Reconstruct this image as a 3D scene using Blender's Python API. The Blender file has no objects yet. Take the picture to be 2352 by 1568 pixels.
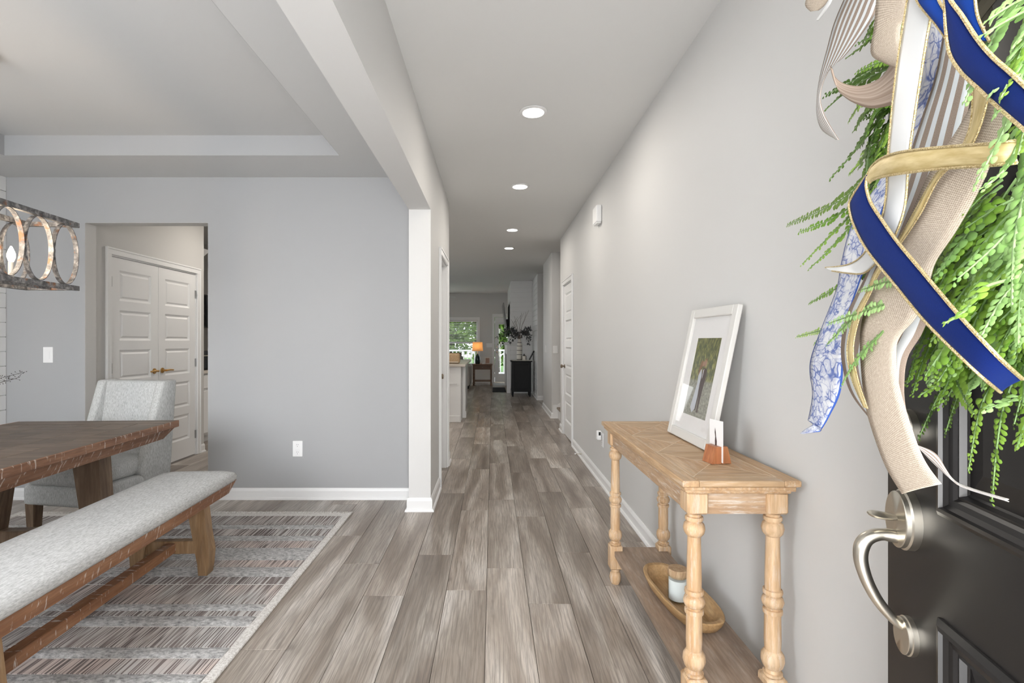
import bpy, bmesh, math, random
from mathutils import Vector, Matrix

random.seed(7)
C = bpy.context.scene.collection
SC = bpy.context.scene
PI = math.pi

# ------------------------------------------------------------------ camera, light, exposure
FPX, PX, PY, CH = 1150.0, 1131.0, 783.0, 1.283      # focal length, vanishing point (pixels of 2352x1568), camera height
cam_d = bpy.data.cameras.new('camera')
cam = bpy.data.objects.new('camera', cam_d); C.objects.link(cam)
cam.location = (0, 0, CH); cam.rotation_euler = (PI/2, 0, 0)
cam_d.sensor_width = 36.0; cam_d.lens = FPX/2352*36
cam_d.shift_x = (1176-PX)/2352; cam_d.shift_y = (PY-784)/2352
cam_d.clip_start = 0.02; cam_d.clip_end = 200
SC.camera = cam
SC.view_settings.view_transform = 'Standard'
try: SC.view_settings.look = 'None'
except Exception: pass
SC.view_settings.gamma = 1.0
SC.view_settings.use_curve_mapping = False
SC.view_settings.exposure = 0.62
cy = SC.cycles
cy.max_bounces = 6; cy.diffuse_bounces = 3; cy.glossy_bounces = 2; cy.transmission_bounces = 3; cy.transparent_max_bounces = 8
cy.use_light_tree = False; cy.caustics_reflective = False; cy.caustics_refractive = False
cy.use_adaptive_sampling = True; cy.adaptive_threshold = 0.10

world = bpy.data.worlds.new('sky'); SC.world = world
world.use_nodes = True
nt = world.node_tree
bg = nt.nodes['Background']
sky = nt.nodes.new('ShaderNodeTexSky')
sky.sky_type = 'NISHITA'; sky.sun_disc = False
sky.sun_elevation = math.radians(50); sky.sun_rotation = math.radians(200)
sky.air_density = 1.0; sky.dust_density = 2.0; sky.ozone_density = 1.0
mixc = nt.nodes.new('ShaderNodeMix'); mixc.data_type = 'RGBA'
mixc.inputs[0].default_value = 0.75
nt.links.new(sky.outputs[0], mixc.inputs[6]); mixc.inputs[7].default_value = (7.0, 7.2, 7.5, 1)   # thin white overcast over the blue
nt.links.new(mixc.outputs[2], bg.inputs[0]); bg.inputs[1].default_value = 0.30

def area(name, loc, rot, sx, sy, power, col=(1, 1, 1)):
    d = bpy.data.lights.new(name, 'AREA'); d.shape = 'RECTANGLE'; d.size = sx; d.size_y = sy
    d.energy = power; d.color = col
    o = bpy.data.objects.new(name, d); C.objects.link(o); o.location = loc; o.rotation_euler = rot
    return o
# daylight through the open front door and the windows, plus two added upward fills (all stand outside their opening)
DAY = (0.96, 0.985, 1.0)
area('daylight_front_door', (0.05, -0.50, 1.25), (PI/2-0.32, 0, 0), 0.9, 2.0, 42, (1.0, 0.985, 0.965))
area('upward_fill_front_door', (0.05, -1.3, 0.02), (math.radians(150), 0, 0), 2.2, 1.6, 20, (1.0, 0.98, 0.95))       # added fill aimed upward to brighten the hall ceiling
area('daylight_dining_window', (-2.3, -0.55, 1.6), (PI/2-0.42, 0, 0), 1.9, 1.5, 92, DAY)
area('upward_fill_dining_window', (-2.3, -1.3, 0.1), (math.radians(145), 0, 0), 3.0, 1.6, 9, DAY)  # added fill aimed upward at the dining room ceiling
area('daylight_living_window', (-3.0, 15.75, 1.4), (-PI/2, 0, 0), 3.2, 1.5, 28, DAY)
area('daylight_added_window', (-5.25, 9.5, 1.6), (0, -PI/2, 0), 1.2, 2.4, 11, DAY)  # for an unseen side window added to bring in more daylight

# ------------------------------------------------------------------ helpers
class MB:
    """collects simple shapes and links them as ONE mesh object"""
    def __init__(s, o=(0, 0, 0)):
        s.v = []; s.f = []; s.uv = None; s.o = Vector(o); s.mi = []; s.cur = 0
    def add(s, vs, fs, M=None):
        b = len(s.v)
        for p in vs:
            p = Vector(p)
            if M is not None: p = M @ p
            s.v.append(p - s.o)
        for f in fs:
            s.f.append(tuple(i+b for i in f)); s.mi.append(s.cur)
        return s
    def box(s, x0, x1, y0, y1, z0, z1, bev=0.0, M=None, seg=1):
        if x0 > x1: x0, x1 = x1, x0
        if y0 > y1: y0, y1 = y1, y0
        if z0 > z1: z0, z1 = z1, z0
        if bev > 0:
            bm = bmesh.new(); bmesh.ops.create_cube(bm, size=1.0)
            for v in bm.verts:
                v.co = Vector(((x0+x1)/2+v.co.x*(x1-x0), (y0+y1)/2+v.co.y*(y1-y0), (z0+z1)/2+v.co.z*(z1-z0)))
            bmesh.ops.bevel(bm, geom=list(bm.edges), offset=bev, segments=seg, affect='EDGES', profile=0.5)
            s.bm(bm, M); return s
        vs = [(x0,y0,z0),(x1,y0,z0),(x1,y1,z0),(x0,y1,z0),(x0,y0,z1),(x1,y0,z1),(x1,y1,z1),(x0,y1,z1)]
        fs = [(0,3,2,1),(4,5,6,7),(0,1,5,4),(1,2,6,5),(2,3,7,6),(3,0,4,7)]
        return s.add(vs, fs, M)
    def bm(s, bm, M=None):
        bm.verts.index_update()
        s.add([v.co.copy() for v in bm.verts], [[v.index for v in f.verts] for f in bm.faces], M)
        bm.free(); return s
    def hexa(s, bot, top, M=None):
        """two quads (4 points each, same winding) -> solid"""
        fs = [(3,2,1,0),(4,5,6,7),(0,1,5,4),(1,2,6,5),(2,3,7,6),(3,0,4,7)]
        return s.add(list(bot)+list(top), fs, M)
    def prism(s, poly, a, b, axis='y', M=None):
        """polygon in the two other axes, extruded a..b along axis"""
        n = len(poly)
        def mk(p, t):
            if axis == 'y': return (p[0], t, p[1])
            if axis == 'x': return (t, p[0], p[1])
            return (p[0], p[1], t)
        vs = [mk(p, a) for p in poly]+[mk(p, b) for p in poly]
        fs = [tuple(range(n))[::-1], tuple(range(n, 2*n))]+[(i, (i+1) % n, n+(i+1) % n, n+i) for i in range(n)]
        return s.add(vs, fs, M)
    def lathe(s, prof, cx=0, cy=0, cz=0, seg=20, M=None, sx=1, sy=1):
        """prof: (radius, z) from the bottom up"""
        vs = []; fs = []; n = len(prof)
        for r, z in prof:
            for k in range(seg):
                a = 2*PI*k/seg
                vs.append((cx+r*math.cos(a)*sx, cy+r*math.sin(a)*sy, cz+z))
        for i in range(n-1):
            for k in range(seg):
                k2 = (k+1) % seg
                fs.append((i*seg+k, i*seg+k2, (i+1)*seg+k2, (i+1)*seg+k))
        fs.append(tuple(range(seg))[::-1]); fs.append(tuple((n-1)*seg+k for k in range(seg)))
        return s.add(vs, fs, M)
    def tube(s, pts, rad, seg=8, M=None, flat=1.0, closed=False):
        pts = [Vector(p) for p in pts]; n = len(pts)
        R = rad if isinstance(rad, (list, tuple)) else [rad]*n
        vs = []; fs = []
        up = None
        for i, p in enumerate(pts):
            if closed: t = (pts[(i+1) % n]-pts[i-1])
            else: t = (pts[min(i+1, n-1)]-pts[max(i-1, 0)])
            t.normalize()
            if up is None:
                up = Vector((0, 0, 1)) if abs(t.z) < 0.9 else Vector((1, 0, 0))
            a = t.cross(up); a.normalize(); b = a.cross(t); b.normalize(); up = b
            for k in range(seg):
                w = 2*PI*k/seg
                vs.append(p+a*math.cos(w)*R[i]+b*math.sin(w)*R[i]*flat)
        m = n if closed else n-1
        for i in range(m):
            j = (i+1) % n
            for k in range(seg):
                k2 = (k+1) % seg
                fs.append((i*seg+k, i*seg+k2, j*seg+k2, j*seg+k))
        if not closed:
            fs.append(tuple(range(seg))[::-1]); fs.append(tuple((n-1)*seg+k for k in range(seg)))
        return s.add(vs, fs, M)
    def sphere(s, c, r, seg=14, rings=9, M=None, sc=(1, 1, 1)):
        prof = []
        vs = []; fs = []
        for i in range(rings+1):
            th = PI*i/rings
            for k in range(seg):
                a = 2*PI*k/seg
                vs.append((c[0]+r*sc[0]*math.sin(th)*math.cos(a), c[1]+r*sc[1]*math.sin(th)*math.sin(a), c[2]-r*sc[2]*math.cos(th)))
        for i in range(rings):
            for k in range(seg):
                k2 = (k+1) % seg
                fs.append((i*seg+k, i*seg+k2, (i+1)*seg+k2, (i+1)*seg+k))
        return s.add(vs, fs, M)
    def build(s, name, mat, parent=None, smooth=False, origin=None):
        vs = s.v
        loc = Vector((0, 0, 0))
        if parent is None:
            if origin is None:
                xs = [p.x for p in vs]; ys = [p.y for p in vs]; zs = [p.z for p in vs]
                loc = Vector(((min(xs)+max(xs))/2, (min(ys)+max(ys))/2, min(zs)))
            else: loc = Vector(origin)
            vs = [p-loc for p in vs]
        me = bpy.data.meshes.new(name)
        me.from_pydata([tuple(p) for p in vs], [], s.f)
        mats = mat if isinstance(mat, (list, tuple)) else [mat]
        for m in mats: me.materials.append(M_(m))
        if len(mats) > 1:
            for p, i in zip(me.polygons, s.mi): p.material_index = i
        if s.uv is not None:
            ul = me.uv_layers.new(name='UVMap')
            for l in me.loops: ul.data[l.index].uv = s.uv[l.vertex_index]
        bm = bmesh.new(); bm.from_mesh(me)
        bmesh.ops.remove_doubles(bm, verts=bm.verts, dist=1e-6) if s.uv is None else None
        if s.uv is None: bmesh.ops.recalc_face_normals(bm, faces=bm.faces)
        bm.to_mesh(me); bm.free()
        if smooth:
            for p in me.polygons: p.use_smooth = True
            if smooth != 'all':
                try: me.set_sharp_from_angle(angle=math.radians(38))
                except Exception: pass
        o = bpy.data.objects.new(name, me); C.objects.link(o)
        o.location = loc
        if parent is not None: o.parent = parent
        return o

def thing(name, label, cat, loc=(0, 0, 0), rotz=0.0, group=None, kind=None):
    o = bpy.data.objects.new(name, None); C.objects.link(o)
    o.location = loc; o.rotation_euler = (0, 0, rotz); o.empty_display_size = 0.1
    return tag(o, label, cat, group, kind)
def tag(o, label, cat=None, group=None, kind=None):
    o['label'] = label
    if cat: o['category'] = cat
    if group: o['group'] = group
    if kind: o['kind'] = kind
    return o
def struct(name, mb, mat, label, cat, smooth=False):
    return tag(mb.build(name, mat, None, smooth, origin=(0, 0, 0)), label, cat, kind='structure')
def copy_tree(o, parent=None):
    c = o.copy(); C.objects.link(c); c.parent = parent
    for ch in list(o.children): copy_tree(ch, c)
    return c
def catmull(pts, n):
    """n samples per span through pts (tuples of any length)"""
    out = []
    P = [pts[0]]+list(pts)+[pts[-1]]
    for i in range(1, len(P)-2):
        p0, p1, p2, p3 = P[i-1], P[i], P[i+1], P[i+2]
        for k in range(n):
            t = k/n
            out.append(tuple(0.5*((2*b)+(-a+c)*t+(2*a-5*b+4*c-d)*t*t+(-a+3*b-3*c+d)*t**3) for a, b, c, d in zip(p0, p1, p2, p3)))
    out.append(tuple(pts[-1]))
    return out

# ------------------------------------------------------------------ materials
MATS = {}
def M_(m):
    return MATS[m] if isinstance(m, str) else m
class NT:
    def __init__(s, name):
        m = bpy.data.materials.new(name); m.use_nodes = True
        s.m = m; s.t = m.node_tree; s.b = s.t.nodes['Principled BSDF']; MATS[name] = m
    def n(s, typ, **kw):
        x = s.t.nodes.new(typ)
        for k, v in kw.items(): setattr(x, k, v)
        return x
    def l(s, a, b): s.t.links.new(a, b)
    def set(s, **kw):
        for k, v in kw.items():
            i = s.b.inputs[k.replace('_', ' ')]
            if isinstance(v, (int, float)): i.default_value = v
            else: i.default_value = tuple(v)+((1,) if len(v) == 3 and i.type == 'RGBA' else ())
        return s
    def coord(s, kind='Object', scale=(1, 1, 1), rnd=0.0, rot=(0, 0, 0)):
        tc = s.n('ShaderNodeTexCoord'); mp = s.n('ShaderNodeMapping')
        mp.inputs['Scale'].default_value = scale; mp.inputs['Rotation'].default_value = rot
        src = tc.outputs[kind]
        if rnd:
            oi = s.n('ShaderNodeObjectInfo'); mu = s.n('ShaderNodeVectorMath', operation='SCALE')
            cb = s.n('ShaderNodeCombineXYZ')
            for i, f in enumerate((1.0, 1.7, 2.3)):
                q = s.n('ShaderNodeMath', operation='MULTIPLY'); s.l(oi.outputs['Random'], q.inputs[0]); q.inputs[1].default_value = f*rnd
                s.l(q.outputs[0], cb.inputs[i])
            ad = s.n('ShaderNodeVectorMath', operation='ADD'); s.l(src, ad.inputs[0]); s.l(cb.outputs[0], ad.inputs[1]); src = ad.outputs[0]
        s.l(src, mp.inputs['Vector'])
        return mp.outputs['Vector']
    def noise(s, vec, scale=5, detail=4, rough=0.55, dist=0.0):
        x = s.n('ShaderNodeTexNoise'); x.inputs['Scale'].default_value = scale; x.inputs['Detail'].default_value = detail
        x.inputs['Roughness'].default_value = rough; x.inputs['Distortion'].default_value = dist
        if vec is not None: s.l(vec, x.inputs['Vector'])
        return x.outputs['Fac']
    def ramp(s, fac, stops, interp='LINEAR'):
        x = s.n('ShaderNodeValToRGB'); r = x.color_ramp; r.interpolation = interp
        while len(r.elements) > 1: r.elements.remove(r.elements[-1])
        for i, (p, c) in enumerate(stops):
            e = r.elements[0] if i == 0 else r.elements.new(p)
            e.position = p
            if isinstance(c, (int, float)): c = (c, c, c)
            e.color = tuple(c)+(1,)
        s.l(fac, x.inputs['Fac']); return x.outputs['Color']
    def mix(s, fac, a, b, mode='MIX'):
        x = s.n('ShaderNodeMix', data_type='RGBA', blend_type=mode)
        for v, i in ((fac, 0), (a, 6), (b, 7)):
            if isinstance(v, (int, float)): x.inputs[i].default_value = v
            elif isinstance(v, tuple): x.inputs[i].default_value = tuple(v)+(1,)
            else: s.l(v, x.inputs[i])
        return x.outputs[2]
    def math(s, op, a, b=None, clamp=False):
        x = s.n('ShaderNodeMath', operation=op); x.use_clamp = clamp
        for v, i in ((a, 0), (b, 1)):
            if v is None: continue
            if isinstance(v, (int, float)): x.inputs[i].default_value = v
            else: s.l(v, x.inputs[i])
        return x.outputs[0]
    def bump(s, h, strength=0.2, dist=0.002):
        x = s.n('ShaderNodeBump'); x.inputs['Strength'].default_value = strength; x.inputs['Distance'].default_value = dist
        s.l(h, x.inputs['Height']); s.l(x.outputs[0], s.b.inputs['Normal'])
    def col(s, c): s.l(c, s.b.inputs['Base Color'])

def plain(name, c, rough=0.5, metal=0.0, spec=0.5, **kw):
    n = NT(name).set(Base_Color=c, Roughness=rough, Metallic=metal)
    n.b.inputs['Specular IOR Level'].default_value = spec
    for k, v in kw.items(): n.set(**{k: v})
    return n
def paint(name, c, rough=0.6, bump=0.06):
    n = NT(name).set(Roughness=rough); n.b.inputs['Specular IOR Level'].default_value = 0.3
    v = n.coord('Object')
    a = n.noise(v, 1.3, 1); n.col(n.mix(a, tuple(x*0.985 for x in c), tuple(min(1, x*1.015) for x in c)))
def wood(name, dark, mid, light, axis='y', rough=0.5, gs=1.0, white=0.0, rnd=3.0, scratch=0.0):
    n = NT(name).set(Roughness=rough); n.b.inputs['Specular IOR Level'].default_value = 0.35
    along, across = 1.6*gs, 16*gs
    sc = {'x': (along, across, across), 'y': (across, along, across), 'z': (across, across, along)}[axis]
    v = n.coord('Object', sc, rnd)
    a = n.noise(v, 1.0, 6, 0.6, 0.6)
    f = n.noise(v, 6.0, 4, 0.6)
    c = n.ramp(a, [(0.28, dark), (0.5, mid), (0.72, light)])
    c = n.mix(0.35, c, n.ramp(f, [(0.35, tuple(x*0.55 for x in mid)), (0.65, light)]), 'MULTIPLY') if False else n.mix(n.math('MULTIPLY', n.ramp(f, [(0.40, 1.0), (0.62, 0.0)]), 0.35), c, tuple(x*0.6 for x in dark))
    if white > 0:      # whitewash left in the pores
        w = n.noise(n.coord('Object', tuple(q*2.2 for q in sc), rnd), 2.0, 5, 0.7)
        c = n.mix(n.math('MULTIPLY', n.ramp(w, [(0.52, 0.0), (0.68, 1.0)]), white), c, (0.72, 0.69, 0.64))
    if scratch > 0:    # pale saw marks across the grain
        sv = n.coord('Object', {'x': (90, 8, 8), 'y': (14, 75, 14), 'z': (8, 8, 90)}[axis], rnd)
        w = n.noise(sv, 1.0, 3, 0.6)
        c = n.mix(n.math('MULTIPLY', n.ramp(w, [(0.60, 0.0), (0.66, 0.8)]), scratch), c, (0.68, 0.63, 0.58))
    n.col(c); n.bump(f, 0.15, 0.001)

paint('wall_paint', (0.66, 0.655, 0.645))
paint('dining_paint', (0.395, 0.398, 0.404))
paint('kitchen_paint', (0.62, 0.61, 0.595))
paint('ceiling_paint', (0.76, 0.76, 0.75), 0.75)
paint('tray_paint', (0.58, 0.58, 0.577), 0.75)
paint('trim_white', (0.82, 0.82, 0.82), 0.35, 0.01)
paint('shiplap_white', (0.78, 0.78, 0.775), 0.4, 0.02)
plain('door_black', (0.012, 0.011, 0.011), 0.33)
plain('nickel', (0.62, 0.58, 0.50), 0.32, 1.0)
plain('knob_bronze', (0.30, 0.24, 0.18), 0.3, 1.0)
plain('brass', (0.55, 0.33, 0.12), 0.3, 1.0)
plain('hinge_steel', (0.45, 0.45, 0.45), 0.35, 1.0)
plain('plastic_white', (0.85, 0.85, 0.85), 0.35)
plain('dark_gap', (0.02, 0.02, 0.02), 0.9)
plain('subfloor', (0.05, 0.045, 0.04), 0.9)
plain('black_paint', (0.008, 0.009, 0.011), 0.5, 0, 0.25)
plain('black_gloss', (0.006, 0.006, 0.007), 0.15)
plain('cream', (0.72, 0.69, 0.63), 0.5)
def emit(name, c, s):
    n = NT(name).set(Base_Color=(0.8, 0.8, 0.8), Emission_Color=c, Emission_Strength=s)
emit('lamp_lens', (1, 0.97, 0.92), 7)
emit('bulb_glow', (1, 0.86, 0.66), 14)
def glass(name, rough=0.0, tint=(1, 1, 1)):
    n = NT(name)
    tr = n.n('ShaderNodeBsdfTransparent'); tr.inputs[0].default_value = tuple(tint)+(1,)
    gl = n.n('ShaderNodeBsdfGlossy'); gl.inputs['Roughness'].default_value = rough
    lw = n.n('ShaderNodeLayerWeight'); fr = n.math('ADD', n.math('MULTIPLY', n.math('POWER', lw.outputs['Facing'], 5.0), 0.25), 0.018, True)
    mx = n.n('ShaderNodeMixShader'); n.l(fr, mx.inputs[0]); n.l(tr.outputs[0], mx.inputs[1]); n.l(gl.outputs[0], mx.inputs[2])
    n.l(mx.outputs[0], n.t.nodes['Material Output'].inputs['Surface'])
glass('pane_glass'); glass('jar_glass', 0.02, (0.95, 0.97, 0.97))

# floor planks: grey-brown laminate, grain along Y, each plank its own draw of the noise
def plank_mat():
    n = NT('plank').set(Roughness=0.29); n.b.inputs['Specular IOR Level'].default_value = 0.45
    v = n.coord('Object', (5.5, 0.75, 1), 40)
    a = n.noise(v, 1.0, 4, 0.5, 0.9)
    c = n.ramp(a, [(0.30, (0.185, 0.142, 0.112)), (0.46, (0.305, 0.250, 0.205)), (0.58, (0.44, 0.385, 0.332)), (0.70, (0.63, 0.58, 0.525))])
    # cathedral figure
    w = n.n('ShaderNodeTexWave', wave_type='BANDS', bands_direction='X'); n.l(n.coord('Object', (9, 1.3, 1), 40), w.inputs['Vector'])
    w.inputs['Scale'].default_value = 1.6; w.inputs['Distortion'].default_value = 11; w.inputs['Detail'].default_value = 3; w.inputs['Detail Scale'].default_value = 0.9
    c = n.mix(n.math('MULTIPLY', n.ramp(w.outputs['Fac'], [(0.0, 1.0), (0.22, 0.0)]), 0.30), c, (0.115, 0.095, 0.08))
    f = n.noise(n.coord('Object', (150, 5, 1), 40), 1.0, 5, 0.65)
    c = n.mix(n.math('MULTIPLY', n.ramp(f, [(0.42, 1.0), (0.56, 0.0)]), 0.44), c, (0.12, 0.10, 0.085))
    k = n.noise(n.coord('Object', (14, 5, 1), 55), 1.0, 2, 0.5)
    c = n.mix(n.math('MULTIPLY', n.ramp(k, [(0.70, 0.0), (0.80, 1.0)]), 0.55), c, (0.075, 0.06, 0.05))
    oi = n.n('ShaderNodeObjectInfo')
    hs = n.n('ShaderNodeHueSaturation'); n.l(c, hs.inputs['Color'])
    n.l(n.math('ADD', n.math('MULTIPLY', oi.outputs['Random'], 0.34), 0.86), hs.inputs['Value'])
    hs.inputs['Saturation'].default_value = 0.92
    n.col(hs.outputs[0]); n.bump(f, 0.12, 0.0008)
plank_mat()
wood('console_wood', (0.42, 0.25, 0.13), (0.56, 0.37, 0.21), (0.66, 0.49, 0.32), 'y', 0.5, 1.0, 0.35)
wood('console_leg_wood', (0.50, 0.30, 0.15), (0.66, 0.46, 0.28), (0.76, 0.60, 0.42), 'z', 0.45, 1.0, 0.45)
wood('console_apron_wood', (0.36, 0.22, 0.13), (0.50, 0.34, 0.21), (0.62, 0.48, 0.35), 'y', 0.55, 1.2, 0.75)
wood('console_apron_wood_x', (0.36, 0.22, 0.13), (0.50, 0.34, 0.21), (0.62, 0.48, 0.35), 'x', 0.55, 1.2, 0.75)
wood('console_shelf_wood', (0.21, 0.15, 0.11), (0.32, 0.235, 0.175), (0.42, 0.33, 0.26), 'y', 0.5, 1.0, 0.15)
wood('inlay_wood', (0.62, 0.48, 0.32), (0.70, 0.56, 0.40), (0.78, 0.66, 0.50), 'y', 0.5)
wood('bowl_wood', (0.30, 0.17, 0.07), (0.45, 0.28, 0.13), (0.58, 0.40, 0.22), 'y', 0.45, 1.3)
wood('cork', (0.40, 0.25, 0.14), (0.55, 0.38, 0.23), (0.64, 0.48, 0.31), 'z', 0.8, 3)
wood('cherry_wood', (0.30, 0.10, 0.04), (0.42, 0.16, 0.07), (0.52, 0.24, 0.11), 'z', 0.35)
wood('table_top_wood', (0.060, 0.040, 0.028), (0.120, 0.082, 0.058), (0.20, 0.145, 0.105), 'x', 0.42, 0.9, 0.05)
wood('table_edge_wood', (0.135, 0.062, 0.034), (0.235, 0.118, 0.068), (0.33, 0.185, 0.115), 'y', 0.5, 1.0, 0.05, 3.0, 0.8)
wood('table_leg_wood', (0.095, 0.058, 0.036), (0.180, 0.118, 0.074), (0.27, 0.19, 0.128), 'z', 0.5, 0.8)
wood('bench_leg_wood', (0.17, 0.095, 0.045), (0.30, 0.185, 0.095), (0.42, 0.28, 0.16), 'z', 0.5, 0.8, 0.05)
wood('bench_rail_wood', (0.20, 0.085, 0.040), (0.31, 0.150, 0.075), (0.41, 0.225, 0.125), 'y', 0.5, 1.0, 0.05, 3.0, 0.9)
wood('end_table_wood', (0.10, 0.045, 0.02), (0.18, 0.085, 0.04), (0.25, 0.13, 0.07), 'x', 0.4)

def fabric(name, a, b, scale=(260, 260, 60), rough=0.9):
    n = NT(name).set(Roughness=rough); n.b.inputs['Specular IOR Level'].default_value = 0.1
    v = n.coord('Object', scale)
    f = n.noise(v, 1.0, 4, 0.7); g = n.noise(n.coord('Object', (9, 9, 9)), 1.0, 3)
    c = n.ramp(f, [(0.33, a), (0.62, b)])
    c = n.mix(n.math('MULTIPLY', g, 0.18), c, tuple(x*0.7 for x in a))
    n.col(c); n.bump(f, 0.35, 0.002)
fabric('chair_fabric', (0.36, 0.365, 0.36), (0.62, 0.63, 0.625), (220, 220, 45))
fabric('bench_fabric', (0.38, 0.38, 0.372), (0.64, 0.64, 0.63), (200, 50, 200))
fabric('sofa_fabric', (0.42, 0.385, 0.34), (0.55, 0.51, 0.46), (90, 90, 90))
fabric('tan_fabric', (0.40, 0.28, 0.17), (0.60, 0.44, 0.28), (60, 60, 60))
fabric('pillow_fabric', (0.30, 0.27, 0.20), (0.55, 0.50, 0.40), (30, 30, 30))
fabric('mat_fabric', (0.03, 0.032, 0.034), (0.07, 0.07, 0.075), (90, 90, 90))
fabric('pale_rug', (0.40, 0.40, 0.39), (0.60, 0.60, 0.58), (60, 60, 60))
def rug_mats():
    # thick heathered pile
    n = NT('rug_pile').set(Roughness=0.95); n.b.inputs['Specular IOR Level'].default_value = 0.05
    f = n.noise(n.coord('Object', (42, 70, 60)), 1.0, 5, 0.8); g = n.noise(n.coord('Object', (5, 40, 5)), 1.0, 3)
    c = n.ramp(f, [(0.30, (0.14, 0.135, 0.135)), (0.46, (0.42, 0.415, 0.41)), (0.64, (0.74, 0.73, 0.72))])
    c = n.mix(n.math('MULTIPLY', g, 0.25), c, (0.22, 0.21, 0.205)); n.col(c); n.bump(f, 0.9, 0.006)
    # flat weave with dark and blush threads running along Y
    for nm, blush, dk in (('rug_weave', 0.35, 0.55), ('rug_weave_blush', 0.9, 0.42), ('rug_weave_dark', 0.15, 0.75)):
        n = NT(nm).set(Roughness=0.95); n.b.inputs['Specular IOR Level'].default_value = 0.05
        big = n.noise(n.coord('Object', (2.2, 2.0, 1)), 1.0, 2)
        base = n.mix(n.math('MULTIPLY', n.ramp(big, [(0.38, 0.0), (0.58, 1.0)]), blush), (0.53, 0.515, 0.50), (0.60, 0.50, 0.455))
        th = n.noise(n.coord('Object', (170, 3.0, 1)), 1.0, 1, 0.3)
        c = n.mix(n.ramp(th, [(0.52-0.10*dk, 0.0), (0.60-0.10*dk, 1.0)]), base, n.mix(n.noise(n.coord('Object', (3, 3, 1)), 1, 2), (0.09, 0.08, 0.08), (0.30, 0.25, 0.235)))
        n.col(c); n.bump(th, 0.8, 0.005)
    n = NT('rug_cream').set(Roughness=0.95)
    f = n.noise(n.coord('Object', (150, 150, 40)), 1.0, 3); n.col(n.ramp(f, [(0.35, (0.50, 0.47, 0.44)), (0.6, (0.74, 0.72, 0.69))])); n.bump(f, 0.6, 0.003)
rug_mats()
def rusty():
    n = NT('rusty_metal').set(Roughness=0.6, Metallic=0.25)
    v = n.coord('Object')
    a = n.noise(v, 38, 5, 0.65); b = n.noise(v, 14, 4, 0.6)
    c = n.ramp(a, [(0.35, (0.085, 0.08, 0.082)), (0.52, (0.20, 0.195, 0.195)), (0.66, (0.42, 0.40, 0.385))])
    c = n.mix(n.ramp(b, [(0.58, 0.0), (0.66, 0.9)]), c, (0.28, 0.12, 0.05)); n.col(c); n.bump(a, 0.3, 0.001)
rusty()

# ------------------------------------------------------------------ the setting
W, H = 0.988, 2.76
YB = 4.065                      # dining back wall
YF = 15.5                       # far wall of the living room
HX0, HX1 = -0.631, -0.466       # header / pier

fl = struct('floor', MB().box(-5, 3.2, -0.16, YF, -0.06, -0.006), 'subfloor', 'grey-brown wood plank floor running through hall, dining room and living room', 'floor')
# planks: one mesh shared by all full planks
PW, PL = 0.207, 1.22
def plank_mesh(length):
    mb = MB(); g = 0.0009
    mb.box(-PW/2+g, PW/2-g, -length/2+g, length/2-g, -0.006, 0.0, 0.0012)
    return mb
px0 = -4.02
plank_cache = {}
rowends = random.Random(3)
ncol = 36
n_pl = 0
rest = MB()
# plank ends read off the photograph for the columns in the foreground (world X of a seam is about -0.030 + k*0.207)
off_known = {-5: 0.197, -4: 0.613, -3: 0.974, -2: 0.493, -1: 0.92, 0: 0.668, 1: 1.053, 2: 0.458, 3: 0.87, 4: 0.30}
for ci in range(ncol):
    k = ci-20
    xc = -0.030 + (k+0.5)*PW
    off = off_known.get(k, rowends.random()*PL)
    y = -0.16-off
    while y < YF:
        ya, yb = max(y, -0.16), min(y+PL, YF)
        y += PL
        if yb-ya < 0.02: continue
        ym = (ya+yb)/2
        if (ym < 3.9 and xc < -3.95) or xc > 3.15 or (xc > 1.1 and ym < 6.4): continue
        in_hall = -0.70 < xc < 1.1 and ya < 11
        in_din = -4.0 < xc <= -0.70 and ya < 4.6 and ya > 0.3
        in_pan = -3.4 < xc < -2.2 and 4.0 < ya < 6.2
        in_kit = -1.6 < xc <= -0.70 and 5.0 < ya < 11
        if not (in_hall or in_din or in_pan or in_kit):
            g = 0.0009; rest.box(xc-PW/2+g, xc+PW/2-g, ya+g, yb-g, -0.006, 0)
            continue
        L = round(yb-ya, 3)
        if L not in plank_cache:
            o = plank_mesh(L).build('plank', 'plank', fl); plank_cache[L] = o.data
        else:
            o = bpy.data.objects.new('plank', plank_cache[L]); C.objects.link(o); o.parent = fl
        o.location = (xc, ym, 0); n_pl += 1
rp = rest.build('far_planks', 'plank', fl); rp['kind'] = 'stuff'

def board_profile(h=0.092, t=0.014):
    """baseboard with a small ogee top and a shoe moulding; (out, z)"""
    return [(0, 0), (t+0.013, 0), (t+0.013, 0.008), (t+0.008, 0.018), (t, 0.020), (t, h-0.022), (t-0.004, h-0.010), (t-0.009, h), (0, h)]
NB = [0]
def baseboard(name, p, q, out, label, h=0.092, ea=0.0, eb=0.0):
    """from p to q along the wall foot, `out` the unit direction into the room; ea/eb lengthen the foot for mitred corners"""
    p = Vector((p[0], p[1], 0)); q = Vector((q[0], q[1], 0)); out = Vector((out[0], out[1], 0)); d = (q-p).normalized()
    pr = board_profile(h); n = len(pr); mb = MB()
    vs = [p+out*a-d*a*ea+Vector((0, 0, z)) for a, z in pr]+[q+out*a+d*a*eb+Vector((0, 0, z)) for a, z in pr]
    fs = [tuple(range(n)), tuple(range(n, 2*n))[::-1]]+[(i, n+i, n+(i+1) % n, (i+1) % n) for i in range(n)]
    mb.add(vs, fs)
    return struct(name, mb, 'trim_white', label, 'baseboard')

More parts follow.
